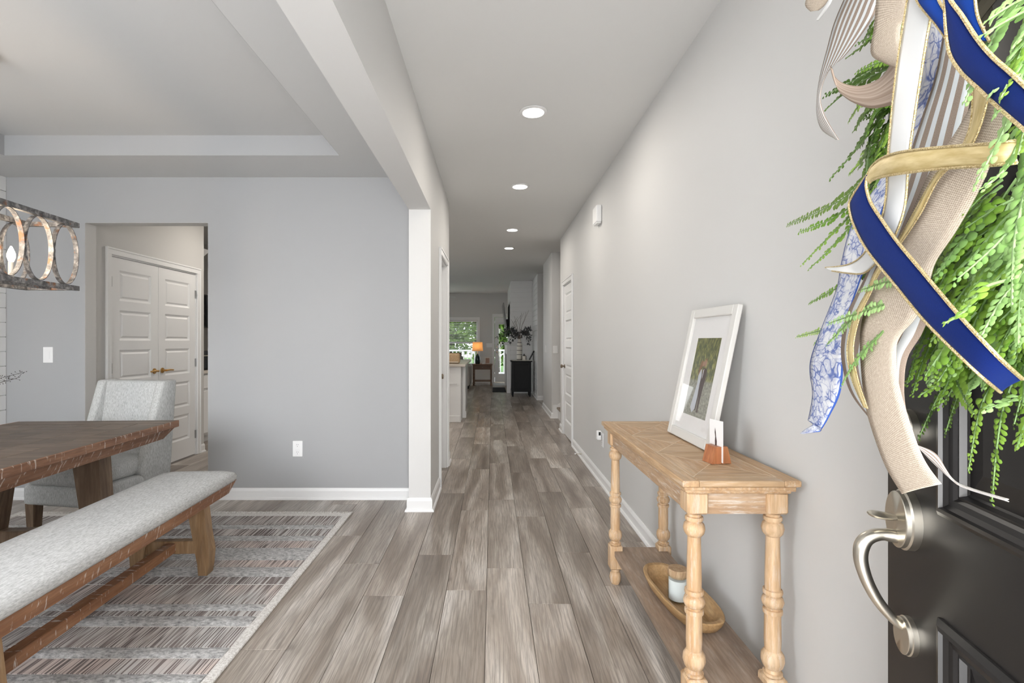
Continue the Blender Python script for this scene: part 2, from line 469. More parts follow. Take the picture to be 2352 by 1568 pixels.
# right wall with the closet door opening
DY0, DY1, DH = 6.17, 6.93, 2.045
YC = 7.28
mb = MB(); mb.box(W, W+0.115, -0.16, DY0, 0, H); mb.box(W, W+0.115, DY1, YC, 0, H); mb.box(W, W+0.115, DY0, DY1, DH, H)
struct('wall_right', mb, 'wall_paint', 'long pale greige hallway wall behind the console table', 'wall')
mb = MB(); mb.box(W+0.115, 3.2, YC-0.115, YC, 0, H); struct('wall_stair_near', mb, 'wall_paint', 'pale wall on the near side of the stair opening', 'wall')
mb = MB(); mb.box(W, 3.2, 8.33, 8.445, 0, H); mb.box(W, W+0.115, 8.445, 9.62, 0, H); mb.box(W, 3.2, 9.62, 9.735, 0, H)
struct('wall_stair_far', mb, 'wall_paint', 'pale wall just past the stairs with two light switches', 'wall')
mb = MB(); mb.box(W, 3.2, 10.89, 11.0, 0, H); struct('wall_passage', mb, 'wall_paint', 'narrow pale wall end beside the black cabinet', 'wall')
mb = MB(); mb.box(3.2, 3.3, 5, YF, 0, H); struct('wall_side_end', mb, 'wall_paint', 'wall closing the passages on the right', 'wall')
# front wall with the open entrance and the dining windows
mb = MB(); y0, y1 = -0.16, -0.012
mb.box(0.53, W+0.115, y0, y1, 0, H); mb.box(-0.44, 0.53, y0, y1, 2.06, H); mb.box(-1.35, -0.44, y0, y1, 0, H)
mb.box(-3.25, -1.35, y0, y1, 0, 0.75); mb.box(-3.25, -1.35, y0, y1, 2.25, H); mb.box(-4.06, -3.25, y0, y1, 0, H)
struct('wall_front', mb, 'wall_paint', 'front wall of the house around the entrance behind the camera', 'wall')
# header beam and pier
struct('wall_header', MB().box(HX0, HX1, -0.012, 3.78, 2.276, H), 'wall_paint', 'dropped white header beam between hallway and dining room', 'beam')
struct('wall_pier', MB().box(HX0, HX1, 3.78, YB+0.115, 0, H), 'wall_paint', 'white square pier end between dining room and hallway', 'column')
# hallway left wall with a recessed closet door
LY0, LY1 = 4.41, 5.08
mb = MB(); mb.box(-0.581, HX1, YB+0.115, LY0, 0, H); mb.box(-0.581, HX1, LY1, 5.38, 0, H); mb.box(-0.581, HX1, LY0, LY1, DH, H)
mb.box(-2.2, -0.581, 5.265, 5.38, 0, H); mb.box(-2.2, -2.085, YB+0.115, 5.265, 0, H)
struct('wall_hall_left', mb, 'wall_paint', 'short left hallway wall with a closet door', 'wall')
# dining back wall with the pantry opening
OX0, OX1, OZ = -3.309, -2.308, 2.244
mb = MB(); mb.box(-4.06, OX0, YB, YB+0.115, 0, H); mb.box(OX1, HX0, YB, YB+0.115, 0, H); mb.box(OX0, OX1, YB, YB+0.115, OZ, H)
struct('wall_dining_back', mb, 'dining_paint', 'cool grey back wall of the dining room with a plain opening', 'wall')
wdb = bpy.data.objects['wall_dining_back']
for b in ((OX0-.001, OX0+.002, YB+.001, YB+.1145, 0, OZ), (OX1-.002, OX1+.001, YB+.001, YB+.1145, 0, OZ), (OX0+.002, OX1-.002, YB+.001, YB+.1145, OZ-.002, OZ+.001)):
    MB().box(*b).build('lit_reveal', 'kitchen_paint', wdb)  # lighter tone puts the kitchen light on the jamb into its colour
# dining left wall with shiplap boards
wl = struct('wall_left', MB().box(-4.06, -3.957, -0.012, YB, 0, H), 'shiplap_white', 'white shiplap wall at the left edge of the dining room', 'wall')
o0 = None; pitch = 0.118; z = 0.02
while z < 2.6:
    if o0 is None:
        o0 = MB().box(0, 0.012, -0.012, YB-0.002, 0.0, pitch-0.004, 0.002).build('shiplap_board', 'shiplap_white', wl); o = o0
    else:
        o = bpy.data.objects.new('shiplap_board', o0.data); C.objects.link(o); o.parent = wl
    o.location = (-3.957, 0, z); z += pitch
# pantry block with the double doors
PXW = -3.36; PD0, PD1 = 4.40, 5.68
mb = MB(); mb.box(PXW-0.115, PXW, YB+0.115, PD0, 0, H); mb.box(PXW-0.115, PXW, PD1, 5.83, 0, H); mb.box(PXW-0.115, PXW, PD0, PD1, DH, H)
mb.box(-4.9, PXW-0.115, 5.715, 5.83, 0, H)
struct('wall_pantry', mb, 'kitchen_paint', 'warm pale wall around the pantry double doors', 'wall')
mb = MB(); mb.box(-5.0, -4.9, YB, 8.3, 0, H); mb.box(-5, -4.9, 10.7, YF, 0, H); mb.box(-5, -4.9, 8.3, 10.7, 0, 1.0); mb.box(-5, -4.9, 8.3, 10.7, 2.2, H)
struct('wall_house_left', mb, 'kitchen_paint', 'outer wall of the kitchen and living room', 'wall')
# far wall of the living room: window and glazed door
WX0, WX1, WZ0, WZ1 = -1.50, -0.46, 0.55, 1.93
GX0, GX1, GZ = 0.07, 0.98, 2.03
mb = MB()
mb.box(-4.9, -4.6, YF, YF+0.14, 0, H); mb.box(-4.6, -2.0, YF, YF+0.14, 0, 0.6); mb.box(-4.6, -2.0, YF, YF+0.14, 2.1, H); mb.box(-2.0, WX0, YF, YF+0.14, 0, H)
mb.box(WX0, WX1, YF, YF+0.14, 0, WZ0); mb.box(WX0, WX1, YF, YF+0.14, WZ1, H); mb.box(WX1, GX0, YF, YF+0.14, 0, H)
mb.box(GX0, GX1, YF, YF+0.14, GZ, H); mb.box(GX1, 3.3, YF, YF+0.14, 0, H)
struct('wall_far', mb, 'wall_paint', 'far living room wall with window and glazed back door', 'wall')
# ceiling with the dining tray
ce = struct('ceiling', MB().box(-5, 3.3, -0.16, YF+0.14, H, H+0.1), 'ceiling_paint', 'flat white ceiling of the hallway and rooms', 'ceiling')
SZ = 2.612
def soffit(*b):
    return MB().box(*b).build('soffit', 'tray_paint', ce)
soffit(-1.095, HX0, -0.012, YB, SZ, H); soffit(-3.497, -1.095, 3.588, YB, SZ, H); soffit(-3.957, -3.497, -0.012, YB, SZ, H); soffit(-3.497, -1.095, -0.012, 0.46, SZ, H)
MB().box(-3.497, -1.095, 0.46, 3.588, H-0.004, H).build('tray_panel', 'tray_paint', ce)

# baseboards
baseboard('baseboard_right', (W, 1.0), (W, DY0-0.07), (-1, 0), 'white baseboard along the right hallway wall below the console table')
baseboard('baseboard_right_corner', (W, DY1+0.07), (W, YC), (-1, 0), 'short white baseboard between closet door and stairs', eb=0)
baseboard('baseboard_stair_wall', (W, 8.33), (W, 9.735), (-1, 0), 'white baseboard along the wall past the stairs', ea=1, eb=1)
baseboard('baseboard_stair_face', (W, 8.33), (W+0.09, 8.33), (0, -1), 'short white baseboard at the foot of the stairs', ea=1)
baseboard('baseboard_passage', (W, 10.89), (3.2, 10.89), (0, -1), 'white baseboard on the wall end beside the black cabinet', ea=1)
baseboard('baseboard_far_right', (W, 10.89), (W, 12.31), (-1, 0), 'white baseboard behind the black cabinet', ea=1)
baseboard('baseboard_dining_back', (OX1, YB), (HX0, YB), (0, -1), 'white baseboard below the grey dining wall right of the opening')
baseboard('baseboard_dining_back_left', (-3.945, YB), (OX0, YB), (0, -1), 'white baseboard below the grey dining wall left of the opening')
baseboard('baseboard_pier', (HX0, 3.78), (HX1, 3.78), (0, -1), 'white baseboard across the front of the pier', 0.102, 1, 1)
baseboard('baseboard_pier_left', (HX0, 3.78), (HX0, YB), (-1, 0), 'white baseboard on the dining side of the pier', 0.102, 1, 0)
baseboard('baseboard_hall_left', (HX1, 3.78), (HX1, LY0-0.065), (1, 0), 'white baseboard between pier and left closet door', 0.102, 1, 0)
baseboard('baseboard_hall_left_end', (HX1, LY1+0.065), (HX1, 5.38), (1, 0), 'white baseboard at the far end of the left hallway wall', 0.102, 0, 1)
baseboard('baseboard_pantry', (PXW, PD1+0.06), (PXW, 5.83), (1, 0), 'short white baseboard right of the pantry doors')
baseboard('baseboard_far', (-2.0, YF), (0.0, YF), (0, -1), 'white baseboard of the far living room wall')

# ------------------------------------------------------------------ doors with five panels
def casing(mb, x0, x1, z1, w=0.060, t=0.018):
    """casing around an opening in local coordinates: x across, y = 0 wall face (room at -y), z up"""
    for a, b in ((x0-w, x0), (x1, x1+w)):
        mb.box(a, b, -t, 0, 0, z1+w, 0.003)
    mb.box(x0-w-0.001, x1+w+0.001, -t-0.001, -0.0004, z1, z1+w+0.001, 0.003)
    for a, b in ((x0-w, x0-w+0.014), (x1+w-0.014, x1+w)): mb.box(a, b, -t-0.006, -t+0.002, 0, z1+w, 0.002)
    mb.box(x0-w-0.002, x1+w+0.002, -t-0.007, -t+0.002, z1+w-0.014, z1+w+0.002, 0.002)
def door_leaf(parent, x0, x1, z0, z1, y, hinge_side=None, hm='hinge_steel', panels=5):
    """five-panel leaf in the plane y (front face), thickness behind it"""
    st = 0.105; rt = 0.11; rb = 0.20; rm = 0.085; t = 0.035
    mb = MB()
    ph = (z1-z0-rt-rb-rm*(panels-1))/panels
    mb.box(x0, x0+st, y, y+t, z0, z1); mb.box(x1-st, x1, y, y+t, z0, z1)
    zs = []; zz = z0+rb
    mb.box(x0+st, x1-st, y, y+t, z0, z0+rb)
    for i in range(panels):
        zs.append((zz, zz+ph)); zz += ph
        hgt = rm if i < panels-1 else rt
        mb.box(x0+st, x1-st, y, y+t, zz, zz+hgt); zz += hgt
    leaf = mb.build('leaf', 'trim_white', parent)
    for a, b in zs:
        m = MB(); xa, xb = x0+st, x1-st; d = 0.011; s1 = 0.018; s2 = 0.040
        o = [(xa, a), (xb, a), (xb, b), (xa, b)]
        def ring(k, yy): return [(xa+k, yy, a+k), (xb-k, yy, a+k), (xb-k, yy, b-k), (xa+k, yy, b-k)]
        vs = ring(0, y+0.002)+ring(s1, y+d)+ring(s1+0.008, y+d)+ring(s2, y+0.003)
        fs = []
        for r in range(3):
            for i in range(4): fs.append((r*4+i, r*4+(i+1) % 4, r*4+4+(i+1) % 4, r*4+4+i))
        fs.append((12, 13, 14, 15)); m.add(vs, fs); m.box(xa, xb, y+d+0.001, y+t, a, b)
        m.build('panel', 'trim_white', parent)
    if hinge_side:
        xh = x0 if hinge_side < 0 else x1
        for zc in (z0+0.22, (z0+z1)/2+0.02, z1-0.22):
            MB().box(xh-0.012, xh+0.012, y-0.006, y+0.002, zc-0.045, zc+0.045).build('hinge', hm, parent)
    return leaf
def knob(parent, x, y, z, mat):
    m = MB(); Mx = Matrix.Translation((x, y, z)) @ Matrix.Rotation(PI/2, 4, 'X')
    m.lathe([(0.0, 0), (0.030, 0), (0.030, 0.006), (0.012, 0.012), (0.011, 0.030), (0.022, 0.036), (0.027, 0.048), (0.022, 0.058), (0.0, 0.061)], M=Mx, seg=16)
    return m.build('knob', mat, parent, True)
# closet door on the right wall: local x runs along world -Y (far = -x? -> rot -90)
d2 = thing('door_2', 'white five-panel closet door on the right wall near the stairs', 'door', (W, DY1, 0), -PI/2, kind='structure')
# local (x,y): x -> world -Y, y -> world +X ; opening x from 0 to .76, room at -y
m = MB(); casing(m, 0, DY1-DY0, DH); m.build('casing', 'trim_white', d2)
m = MB(); m.box(0, 0.012, 0, 0.115, 0, DH); m.box(DY1-DY0-0.012, DY1-DY0, 0, 0.115, 0, DH); m.box(0.012, DY1-DY0-0.012, 0, 0.115, DH-0.012, DH); m.build('jamb', 'trim_white', d2)
door_leaf(d2, 0.014, DY1-DY0-0.014, 0.012, DH-0.015, 0.004, 1)
knob(d2, 0.075, 0.004, 0.94, 'knob_bronze')
# closet door on the left hallway wall (only jamb and knob show)
d3 = thing('door_3', 'white closet doorway on the left hallway wall behind the pier', 'door', (HX1, LY0, 0), PI/2, kind='structure')
# local x -> world +Y, y -> world -X
m = MB(); casing(m, 0, LY1-LY0, DH); m.build('casing', 'trim_white', d3)
m = MB(); m.box(-0.001, 0.010, 0, 0.115, 0, DH); m.box(LY1-LY0-0.010, LY1-LY0+0.001, 0, 0.115, 0, DH); m.box(0.010, LY1-LY0-0.010, 0, 0.115, DH-0.012, DH); m.build('jamb', 'trim_white', d3)
door_leaf(d3, 0.012, LY1-LY0-0.012, 0.010, DH-0.014, 0.080)
knob(d3, LY1-LY0-0.085, 0.080, 0.93, 'knob_bronze')
# pantry double doors
d4 = thing('door_4', 'white pair of five-panel pantry doors with brass levers', 'door', (PXW, PD0, 0), PI/2, kind='structure')
m = MB(); casing(m, 0, PD1-PD0, DH); m.build('casing', 'trim_white', d4)
pw = (PD1-PD0)/2
m = MB(); m.box(0, 0.010, 0, 0.115, 0, DH); m.box(2*pw-0.010, 2*pw, 0, 0.115, 0, DH); m.box(0.010, 2*pw-0.010, 0, 0.115, DH-0.012, DH); m.build('jamb', 'trim_white', d4)
door_leaf(d4, 0.012, pw-0.002, 0.012, DH-0.015, 0.004, -1); door_leaf(d4, pw+0.002, 2*pw-0.012, 0.012, DH-0.015, 0.004, 1)
for sgn in (-1, 1):
    m = MB(); xk = pw+sgn*0.06
    m.lathe([(0, 0), (0.028, 0), (0.026, 0.008), (0.010, 0.012), (0.010, 0.045), (0, 0.046)], M=Matrix.Translation((xk, 0.004, 0.985)) @ Matrix.Rotation(PI/2, 4, 'X'), seg=14)
    m.tube([(xk, -0.040, 0.985), (xk+sgn*0.05, -0.044, 0.988), (xk+sgn*0.11, -0.040, 0.984)], [0.010, 0.009, 0.008], 10)
    m.build('lever', 'brass', d4, True)
# dark floor gap below the pantry doors is the open undercut itself

# stairs climbing to the right past the closet
st = thing('stairs', 'carpeted stairs with white skirt board climbing to the right', 'stairs', (W+0.10, 7.28, 0), 0, kind='structure')
plain('stair_carpet', (0.30, 0.25, 0.21), 0.95)
for i in range(6):
    x = i*0.27
    MB().box(x, x+0.02, 0.01, 1.04, i*0.185, (i+1)*0.185-0.03).build('riser', 'trim_white', st)
    MB().box(x-0.02, x+0.28, 0.01, 1.04, (i+1)*0.185-0.03, (i+1)*0.185, 0.006).build('tread', 'stair_carpet', st)
MB().prism([(-0.08, 0), (0.05, 0), (1.75, 1.15), (1.75, 1.43), (-0.01, 0.22), (-0.08, 0.22)], 1.032, 1.049, 'y').build('skirt_board', 'trim_white', st)
# painted faces inside the tray
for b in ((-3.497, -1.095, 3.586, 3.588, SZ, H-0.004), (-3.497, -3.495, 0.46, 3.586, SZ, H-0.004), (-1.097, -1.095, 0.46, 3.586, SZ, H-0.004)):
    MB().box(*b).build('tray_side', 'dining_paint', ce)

# recessed ceiling lights
LX = 0.263
for i, (y, lab) in enumerate(((3.223, 'nearest and largest round recessed light in the hallway ceiling'), (4.771, 'second round recessed light from the front of the hallway ceiling'),
                              (6.635, 'third round recessed light from the front of the hallway ceiling'), (7.937, 'farthest and smallest round recessed light in the hallway ceiling'))):
    t = thing('recessed_light', lab, 'ceiling light', (LX, y, H), 0, 'recessed lights in the hallway ceiling')
    m = MB(); Mf = Matrix.Rotation(PI, 4, 'X')
    m.lathe([(0.0702, 0.002), (0.090, 0.002), (0.089, 0.006), (0.076, 0.010), (0.0702, 0.010)], seg=32, M=Mf); m.build('trim_ring', 'plastic_white', t, True)
    m = MB(); m.lathe([(0, 0.003), (0.070, 0.003), (0.068, 0.011), (0, 0.013)], seg=32, M=Mf); m.build('lens', 'lamp_lens', t, True)
    d = bpy.data.lights.new('recessed_lamp', 'AREA'); d.shape = 'DISK'; d.size = 0.132; d.energy = 5; d.color = (1, 0.93, 0.84)
    lo = bpy.data.objects.new('recessed_lamp', d); C.objects.link(lo); lo.parent = t; lo.location = (0, 0, -0.016)
# kitchen lamps (out of view)
for x, y, q in ((-2.6, 5.6, 'in front of the pantry doors'), (-2.6, 7.6, 'beside the kitchen cabinets'), (-1.4, 7.2, 'before the island')):
    t = thing('kitchen_light', 'round recessed kitchen ceiling light '+q, 'ceiling light', (x, y, H), 0, 'recessed lights in the kitchen ceiling')
    m = MB(); m.lathe([(0.066, 0.002), (0.090, 0.002), (0.088, 0.008), (0.066, 0.012)], seg=20, M=Matrix.Rotation(PI, 4, 'X')); m.build('trim_ring', 'plastic_white', t, True)
    m = MB(); m.lathe([(0, 0.003), (0.066, 0.003), (0.060, 0.011), (0, 0.013)], seg=20, M=Matrix.Rotation(PI, 4, 'X')); m.build('lens', 'lamp_lens', t, True)
    d = bpy.data.lights.new('kitchen_lamp', 'AREA'); d.shape = 'DISK'; d.size = 0.12; d.energy = 7.5; d.color = (1, 0.92, 0.82)
    lo = bpy.data.objects.new('kitchen_lamp', d); C.objects.link(lo); lo.parent = t; lo.location = (0, 0, -0.016)

# ------------------------------------------------------------------ dining table (local: x across, y along, far end +y)
TT = math.radians(3.2)
tb = thing('dining_table', 'dark distressed wooden trestle dining table at the left edge', 'table', (-2.519, 2.239, 0.012), TT)
TL, TW, TH = 1.05, 0.505, 0.748
for i in range(6):      # planks across the top between breadboard ends
    w = (2*TW-0.02)/6
    MB().box(-TW+0.01+i*w, -TW+0.01+(i+1)*w-0.0015, -TL+0.14, TL-0.14, TH-0.040, TH, 0.002).build('top_plank', 'table_top_wood', tb)
for s in (-1, 1):
    MB().box(-TW+0.01, TW-0.01, s*TL, s*(TL-0.138), TH-0.040, TH, 0.002).build('end_board', 'table_edge_wood' if False else 'table_top_wood', tb)
    MB().box(s*TW, s*(TW-0.0095), -TL, TL, TH-0.042, TH+0.0005, 0.003).build('edge_strip', 'table_edge_wood', tb)
m = MB(); a, b = 0.015, 0.10
m.hexa([(-TW+a+.03, -TL+b, TH-0.105), (TW-a-.03, -TL+b, TH-0.105), (TW-a-.03, TL-b, TH-0.105), (-TW+a+.03, TL-b, TH-0.105)],
       [(-TW+a, -TL+0.02, TH-0.042), (TW-a, -TL+0.02, TH-0.042), (TW-a, TL-0.02, TH-0.042), (-TW+a, TL-0.02, TH-0.042)])
m.build('apron', 'table_edge_wood', tb)
for sy in (-1, 1):
    yy = sy*0.62
    for sx in (-1, 1):
        poly = [(sx*0.175, TH-0.105), (sx*0.325, TH-0.105), (sx*0.345, 0.32), (sx*0.385, 0.10), (sx*0.37, 0), (sx*0.27, 0), (sx*0.255, 0.12), (sx*0.225, 0.30)]
        MB().prism(poly, yy-0.05, yy+0.05, 'y').build('leg', 'table_leg_wood', tb)
    MB().box(-0.24, 0.24, yy-0.035, yy+0.035, 0.10, 0.20, 0.004).build('cross_rail', 'table_leg_wood', tb)
MB().box(-0.045, 0.045, -0.585, 0.585, 0.13, 0.19, 0.004).build('stretcher', 'table_leg_wood', tb)

# ------------------------------------------------------------------ bench
BT = math.radians(2.8)
bn = thing('dining_bench', 'long upholstered bench with grey seat and splayed wooden legs', 'bench', (-1.715, 2.116, 0.012), BT)
BL, BW, BH = 0.915, 0.215, 0.375
def rrect(hx, hy, r, seg=5):
    pts = []
    for cx, cy, a0 in ((hx-r, hy-r, 0), (-hx+r, hy-r, PI/2), (-hx+r, -hy+r, PI), (hx-r, -hy+r, 3*PI/2)):
        for k in range(seg+1):
            a = a0+PI/2*k/seg; pts.append((cx+r*math.cos(a), cy+r*math.sin(a)))
    return pts
def loft(rings):
    """rings: list of (outline, z)"""
    vs = []; fs = []; n = len(rings[0][0])
    for o, z in rings: vs += [(x, y, z) for x, y in o]
    for i in range(len(rings)-1):
        for k in range(n): fs.append((i*n+k, i*n+(k+1) % n, (i+1)*n+(k+1) % n, (i+1)*n+k))
    fs.append(tuple(range(n))[::-1]); fs.append(tuple((len(rings)-1)*n+k for k in range(n)))
    return vs, fs
m = MB(); m.add(*loft([(rrect(BW, BL, 0.05), BH+0.060), (rrect(BW+0.008, BL+0.008, 0.055), BH+0.072), (rrect(BW+0.010, BL+0.010, 0.058), BH+0.088), (rrect(BW+0.002, BL+0.002, 0.060), BH+0.104),
                       (rrect(BW-0.025, BL-0.025, 0.065), BH+0.116), (rrect(BW-0.09, BL-0.09, 0.07), BH+0.122)]))
m.build('cushion', 'bench_fabric', bn, 'all')
m = MB(); m.hexa([(-BW+.02, -BL+.075, BH-0.005), (BW-.02, -BL+.075, BH-0.005), (BW-.02, BL-.075, BH-0.005), (-BW+.02, BL-.075, BH-0.005)],
                 [(-BW+.004, -BL+.01, BH+0.061), (BW-.004, -BL+.01, BH+0.061), (BW-.004, BL-.01, BH+0.061), (-BW+.004, BL-.01, BH+0.061)])
m.build('rail', 'bench_rail_wood', bn)
for sy in (-1, 1):
    yy = sy*0.62
    for sx in (-1, 1):
        poly = [(sx*0.090, BH), (sx*0.178, BH), (sx*0.196, 0.22), (sx*0.212, 0.13), (sx*0.206, 0.05), (sx*0.198, 0), (sx*0.150, 0), (sx*0.146, 0.06), (sx*0.132, 0.13)]
        MB().prism(poly, yy-0.032, yy+0.032, 'y').build('leg', 'bench_leg_wood', bn)
    MB().box(-0.135, 0.135, yy-0.022, yy+0.022, 0.115, 0.185, 0.003).build('cross_rail', 'bench_leg_wood', bn)
MB().box(-0.028, 0.028, -0.598, 0.598, 0.125, 0.175, 0.003).build('stretcher', 'bench_rail_wood', bn)

# ------------------------------------------------------------------ upholstered chair at the head of the table (faces -y locally)
ch = thing('dining_chair', 'light grey upholstered host chair at the far end of the dining table', 'chair', (-2.77, 3.56, 0.0), math.radians(-10))
def pad(x0, x1, y0, y1, z0, z1, r=0.03, M=None):
    m = MB(); m.box(x0, x1, y0, y1, z0, z1, r, M, 3); return m
pad(-0.285, 0.285, -0.31, 0.27, 0.20, 0.335, 0.025).build('seat_base', 'chair_fabric', ch, 'all')
pad(-0.255, 0.255, -0.325, 0.20, 0.330, 0.455, 0.045).build('seat_cushion', 'chair_fabric', ch, 'all')
# back: slanted slab
def slant(x0, x1, zb, zt, yb0, yb1, yt0, yt1, fl=0.0, r=0.022):
    bm = bmesh.new()
    P = [(x0, yb0, zb), (x1, yb0, zb), (x1, yb1, zb), (x0, yb1, zb), (x0-fl, yt0, zt), (x1+fl, yt0, zt), (x1+fl, yt1, zt), (x0-fl, yt1, zt)]
    V = [bm.verts.new(p) for p in P]
    for f in ((0,3,2,1),(4,5,6,7),(0,1,5,4),(1,2,6,5),(2,3,7,6),(3,0,4,7)): bm.faces.new([V[i] for i in f])
    bmesh.ops.bevel(bm, geom=list(bm.edges), offset=r, segments=3, affect='EDGES', profile=0.5)
    return MB().bm(bm)
slant(-0.235, 0.235, 0.34, 0.985, 0.14, 0.26, 0.235, 0.33, 0.0).build('backrest', 'chair_fabric', ch, 'all')
for s in (-1, 1):
    bm = bmesh.new()      # wing: side panel swept from the top down to the seat base
    poly = [(0.10, 0.20), (0.28, 0.20), (0.345, 0.99), (0.215, 0.985), (0.06, 0.47), (0.02, 0.36)]
    a = [bm.verts.new((s*0.225, y, z)) for y, z in poly]; b = [bm.verts.new((s*0.292, y, z)) for y, z in poly]
    n = len(poly); bm.faces.new(a); bm.faces.new(b[::-1])
    for i in range(n): bm.faces.new((a[i], b[i], b[(i+1) % n], a[(i+1) % n]))
    bmesh.ops.recalc_face_normals(bm, faces=bm.faces)
    bmesh.ops.bevel(bm, geom=list(bm.edges), offset=0.016, segments=2, affect='EDGES', profile=0.5)
    MB().bm(bm).build('wing', 'chair_fabric', ch, 'all')
for sx in (-1, 1):
    for yy in (-0.265, 0.225):
        x = sx*0.245
        MB().hexa([(x-.026, yy-.026, 0.0 if yy > 0 else 0.012), (x+.026, yy-.026, 0.0 if yy > 0 else 0.012), (x+.026, yy+.026, 0.0 if yy > 0 else 0.012), (x-.026, yy+.026, 0.0 if yy > 0 else 0.012)],
                  [(x-.033, yy-.033, 0.205), (x+.033, yy-.033, 0.205), (x+.033, yy+.033, 0.205), (x-.033, yy+.033, 0.205)]).build('leg', 'table_leg_wood', ch)

# ------------------------------------------------------------------ rug
RX0, RX1, RY1 = -3.52, -1.045, 3.716
RY0 = 0.62
rg = thing('area_rug', 'striped grey and blush woven area rug under the dining table', 'rug', ((RX0+RX1)/2, (RY0+RY1)/2, 0))
ro = rg.location
MB(ro).box(RX0, RX1, RY0, RY1, 0.0005, 0.006, 0.001).build('backing', 'rug_cream', rg)
bands = [(675, 722, 'w'), (722, 745, 'p'), (745, 780, 'w'), (780, 810, 'p'), (810, 845, 'b'), (845, 915, 'p'), (915, 950, 'b'), (950, 1005, 'p'), (1005, 1042, 'd'), (1048, 1150, 'b'),
         (1150, 1190, 'p'), (1190, 1215, 'd'), (1215, 1270, 'p'), (1278, 1385, 'w'), (1385, 1443, 'p'), (1450, 1530, 'b'), (1530, 1600, 'p')]
conv = lambda c: FPX*CH/(900+c/2.348-PY)
ys = [(conv(b), conv(a), k) for a, b, k in bands]
y = ys[-1][0]
pat = ['w', 'p', 'b', 'd', 'p']; i = 0
while y > RY0+0.10:
    h = (0.10, 0.075, 0.11, 0.05, 0.08)[i % 5]; ys.append((max(y-h, RY0), y-0.004, pat[i % 5])); y -= h; i += 1
tuft = random.Random(5)
for a, b, k in ys:
    if k == 'p':
        m = MB(ro); nx = 90; rows = 3; vs = []; fs = []        # plush band with an uneven surface
        for r in range(rows+2):
            for c in range(nx+1):
                x = RX0+0.045+(RX1-RX0-0.09)*c/nx
                e = r in (0, rows+1)
                vs.append((x, a+(b-a)*r/(rows+1)+(tuft.uniform(-.003, .003)), 0.006 if e else 0.0125+tuft.uniform(-.002, .002)))
        for r in range(rows+1):
            for c in range(nx): q = r*(nx+1)+c; fs.append((q, q+1, q+nx+2, q+nx+1))
        m.add(vs, fs); m.build('pile_band', 'rug_pile', rg, 'all')
    else:
        MB(ro).box(RX0+0.045, RX1-0.045, a, b, 0.005, 0.0085).build('woven_band', {'w': 'rug_weave', 'b': 'rug_weave_blush', 'd': 'rug_weave_dark'}[k], rg)
for x0, x1 in ((RX0, RX0+0.045), (RX1-0.045, RX1)):
    MB(ro).box(x0, x1, RY0, RY1, 0.004, 0.0115, 0.003).build('selvedge', 'rug_cream', rg)
m = MB(ro)
for k in range(330):
    x = RX0+(RX1-RX0)*k/329; j = tuft.uniform
    p = [(x, RY1-0.005, 0.007), (x+j(-.004, .004), RY1+0.015, 0.009+j(0, .004)), (x+j(-.007, .007), RY1+0.032+j(-.006, .006), 0.004)]
    m.tube(p, [0.0032, 0.003, 0.0022], 4)
fr = m.build('fringe', 'rug_cream', rg); fr['kind'] = 'stuff'

# ------------------------------------------------------------------ chandelier
ct = math.radians(5.5)
CZ0, CZ1 = 1.585, 1.992
cd = thing('chandelier', 'rusty metal cage chandelier with linked rings and candle bulbs above the table', 'chandelier', (-2.58, 2.42, CZ0), ct)
cl, cw, chh = 0.585, 0.15, CZ1-CZ0
for z in (0, chh-0.028):
    for s in (-1, 1):
        MB().box(s*cw, s*(cw-0.028), -cl, cl, z, z+0.028, 0.001).build('rail', 'rusty_metal', cd)
        MB().box(-cw+0.028, cw-0.028, s*cl, s*(cl-0.028), z+0.001, z+0.027, 0.001).build('end_rail', 'rusty_metal', cd)
npr = 6; pit = 2*cl/npr
def ring(axis, cx, cy, r):
    m = MB(); n = 44; hz = (chh-0.056)/2; wd = 0.013; th = 0.004
    vs = []; fs = []
    for k in range(n):
        a = 2*PI*k/n
        for rr, ww in ((r, -wd), (r, wd), (r-th, wd), (r-th, -wd)):
            u = rr*math.cos(a); zz = chh/2+(hz-(r-rr))*math.sin(a)
            vs.append((cx+ww, cy+u, zz) if axis == 'y' else (cx+u, cy+ww, zz))
    for k in range(n):
        k2 = (k+1) % n
        for q in range(4): fs.append((k*4+q, k*4+(q+1) % 4, k2*4+(q+1) % 4, k2*4+q))
    m.add(vs, fs); return m.build('ring', 'rusty_metal', cd, True)
for s in (-1, 1):
    for k in range(npr): ring('y', s*(cw-0.014), -cl+pit*(k+0.5), pit/2-0.003)
    for k in range(npr+1):
        yy = -cl+pit*k
        if 0 < k < npr: MB().box(s*cw, s*(cw-0.028), yy-0.007, yy+0.007, chh/2-0.011, chh/2+0.011).build('clip', 'rusty_metal', cd)
MB().box(-0.012, 0.012, -cl+0.028, cl-0.028, 0.004, 0.020).build('candle_bar', 'rusty_metal', cd)
for yy in (-0.47, -0.22, 0.04, 0.295):
    e = MB(); e.lathe([(0.018, 0.018), (0.018, 0.024), (0.013, 0.026), (0.013, 0.125), (0.010, 0.128)], 0, yy, 0, 14); sl = e.build('candle_sleeve', 'cream', cd, True)
    e = MB(); e.lathe([(0.008, 0.126), (0.013, 0.135), (0.019, 0.155), (0.018, 0.172), (0.010, 0.196), (0.003, 0.212)], 0, yy, 0, 14); bu = e.build('bulb', 'bulb_glow', cd, True)
    d = bpy.data.lights.new('bulb_light', 'POINT'); d.energy = 1.6; d.color = (1, 0.80, 0.58); d.shadow_soft_size = 0.03
    lo = bpy.data.objects.new('bulb_light', d); C.objects.link(lo); lo.parent = cd; lo.location = (0, yy, 0.235)
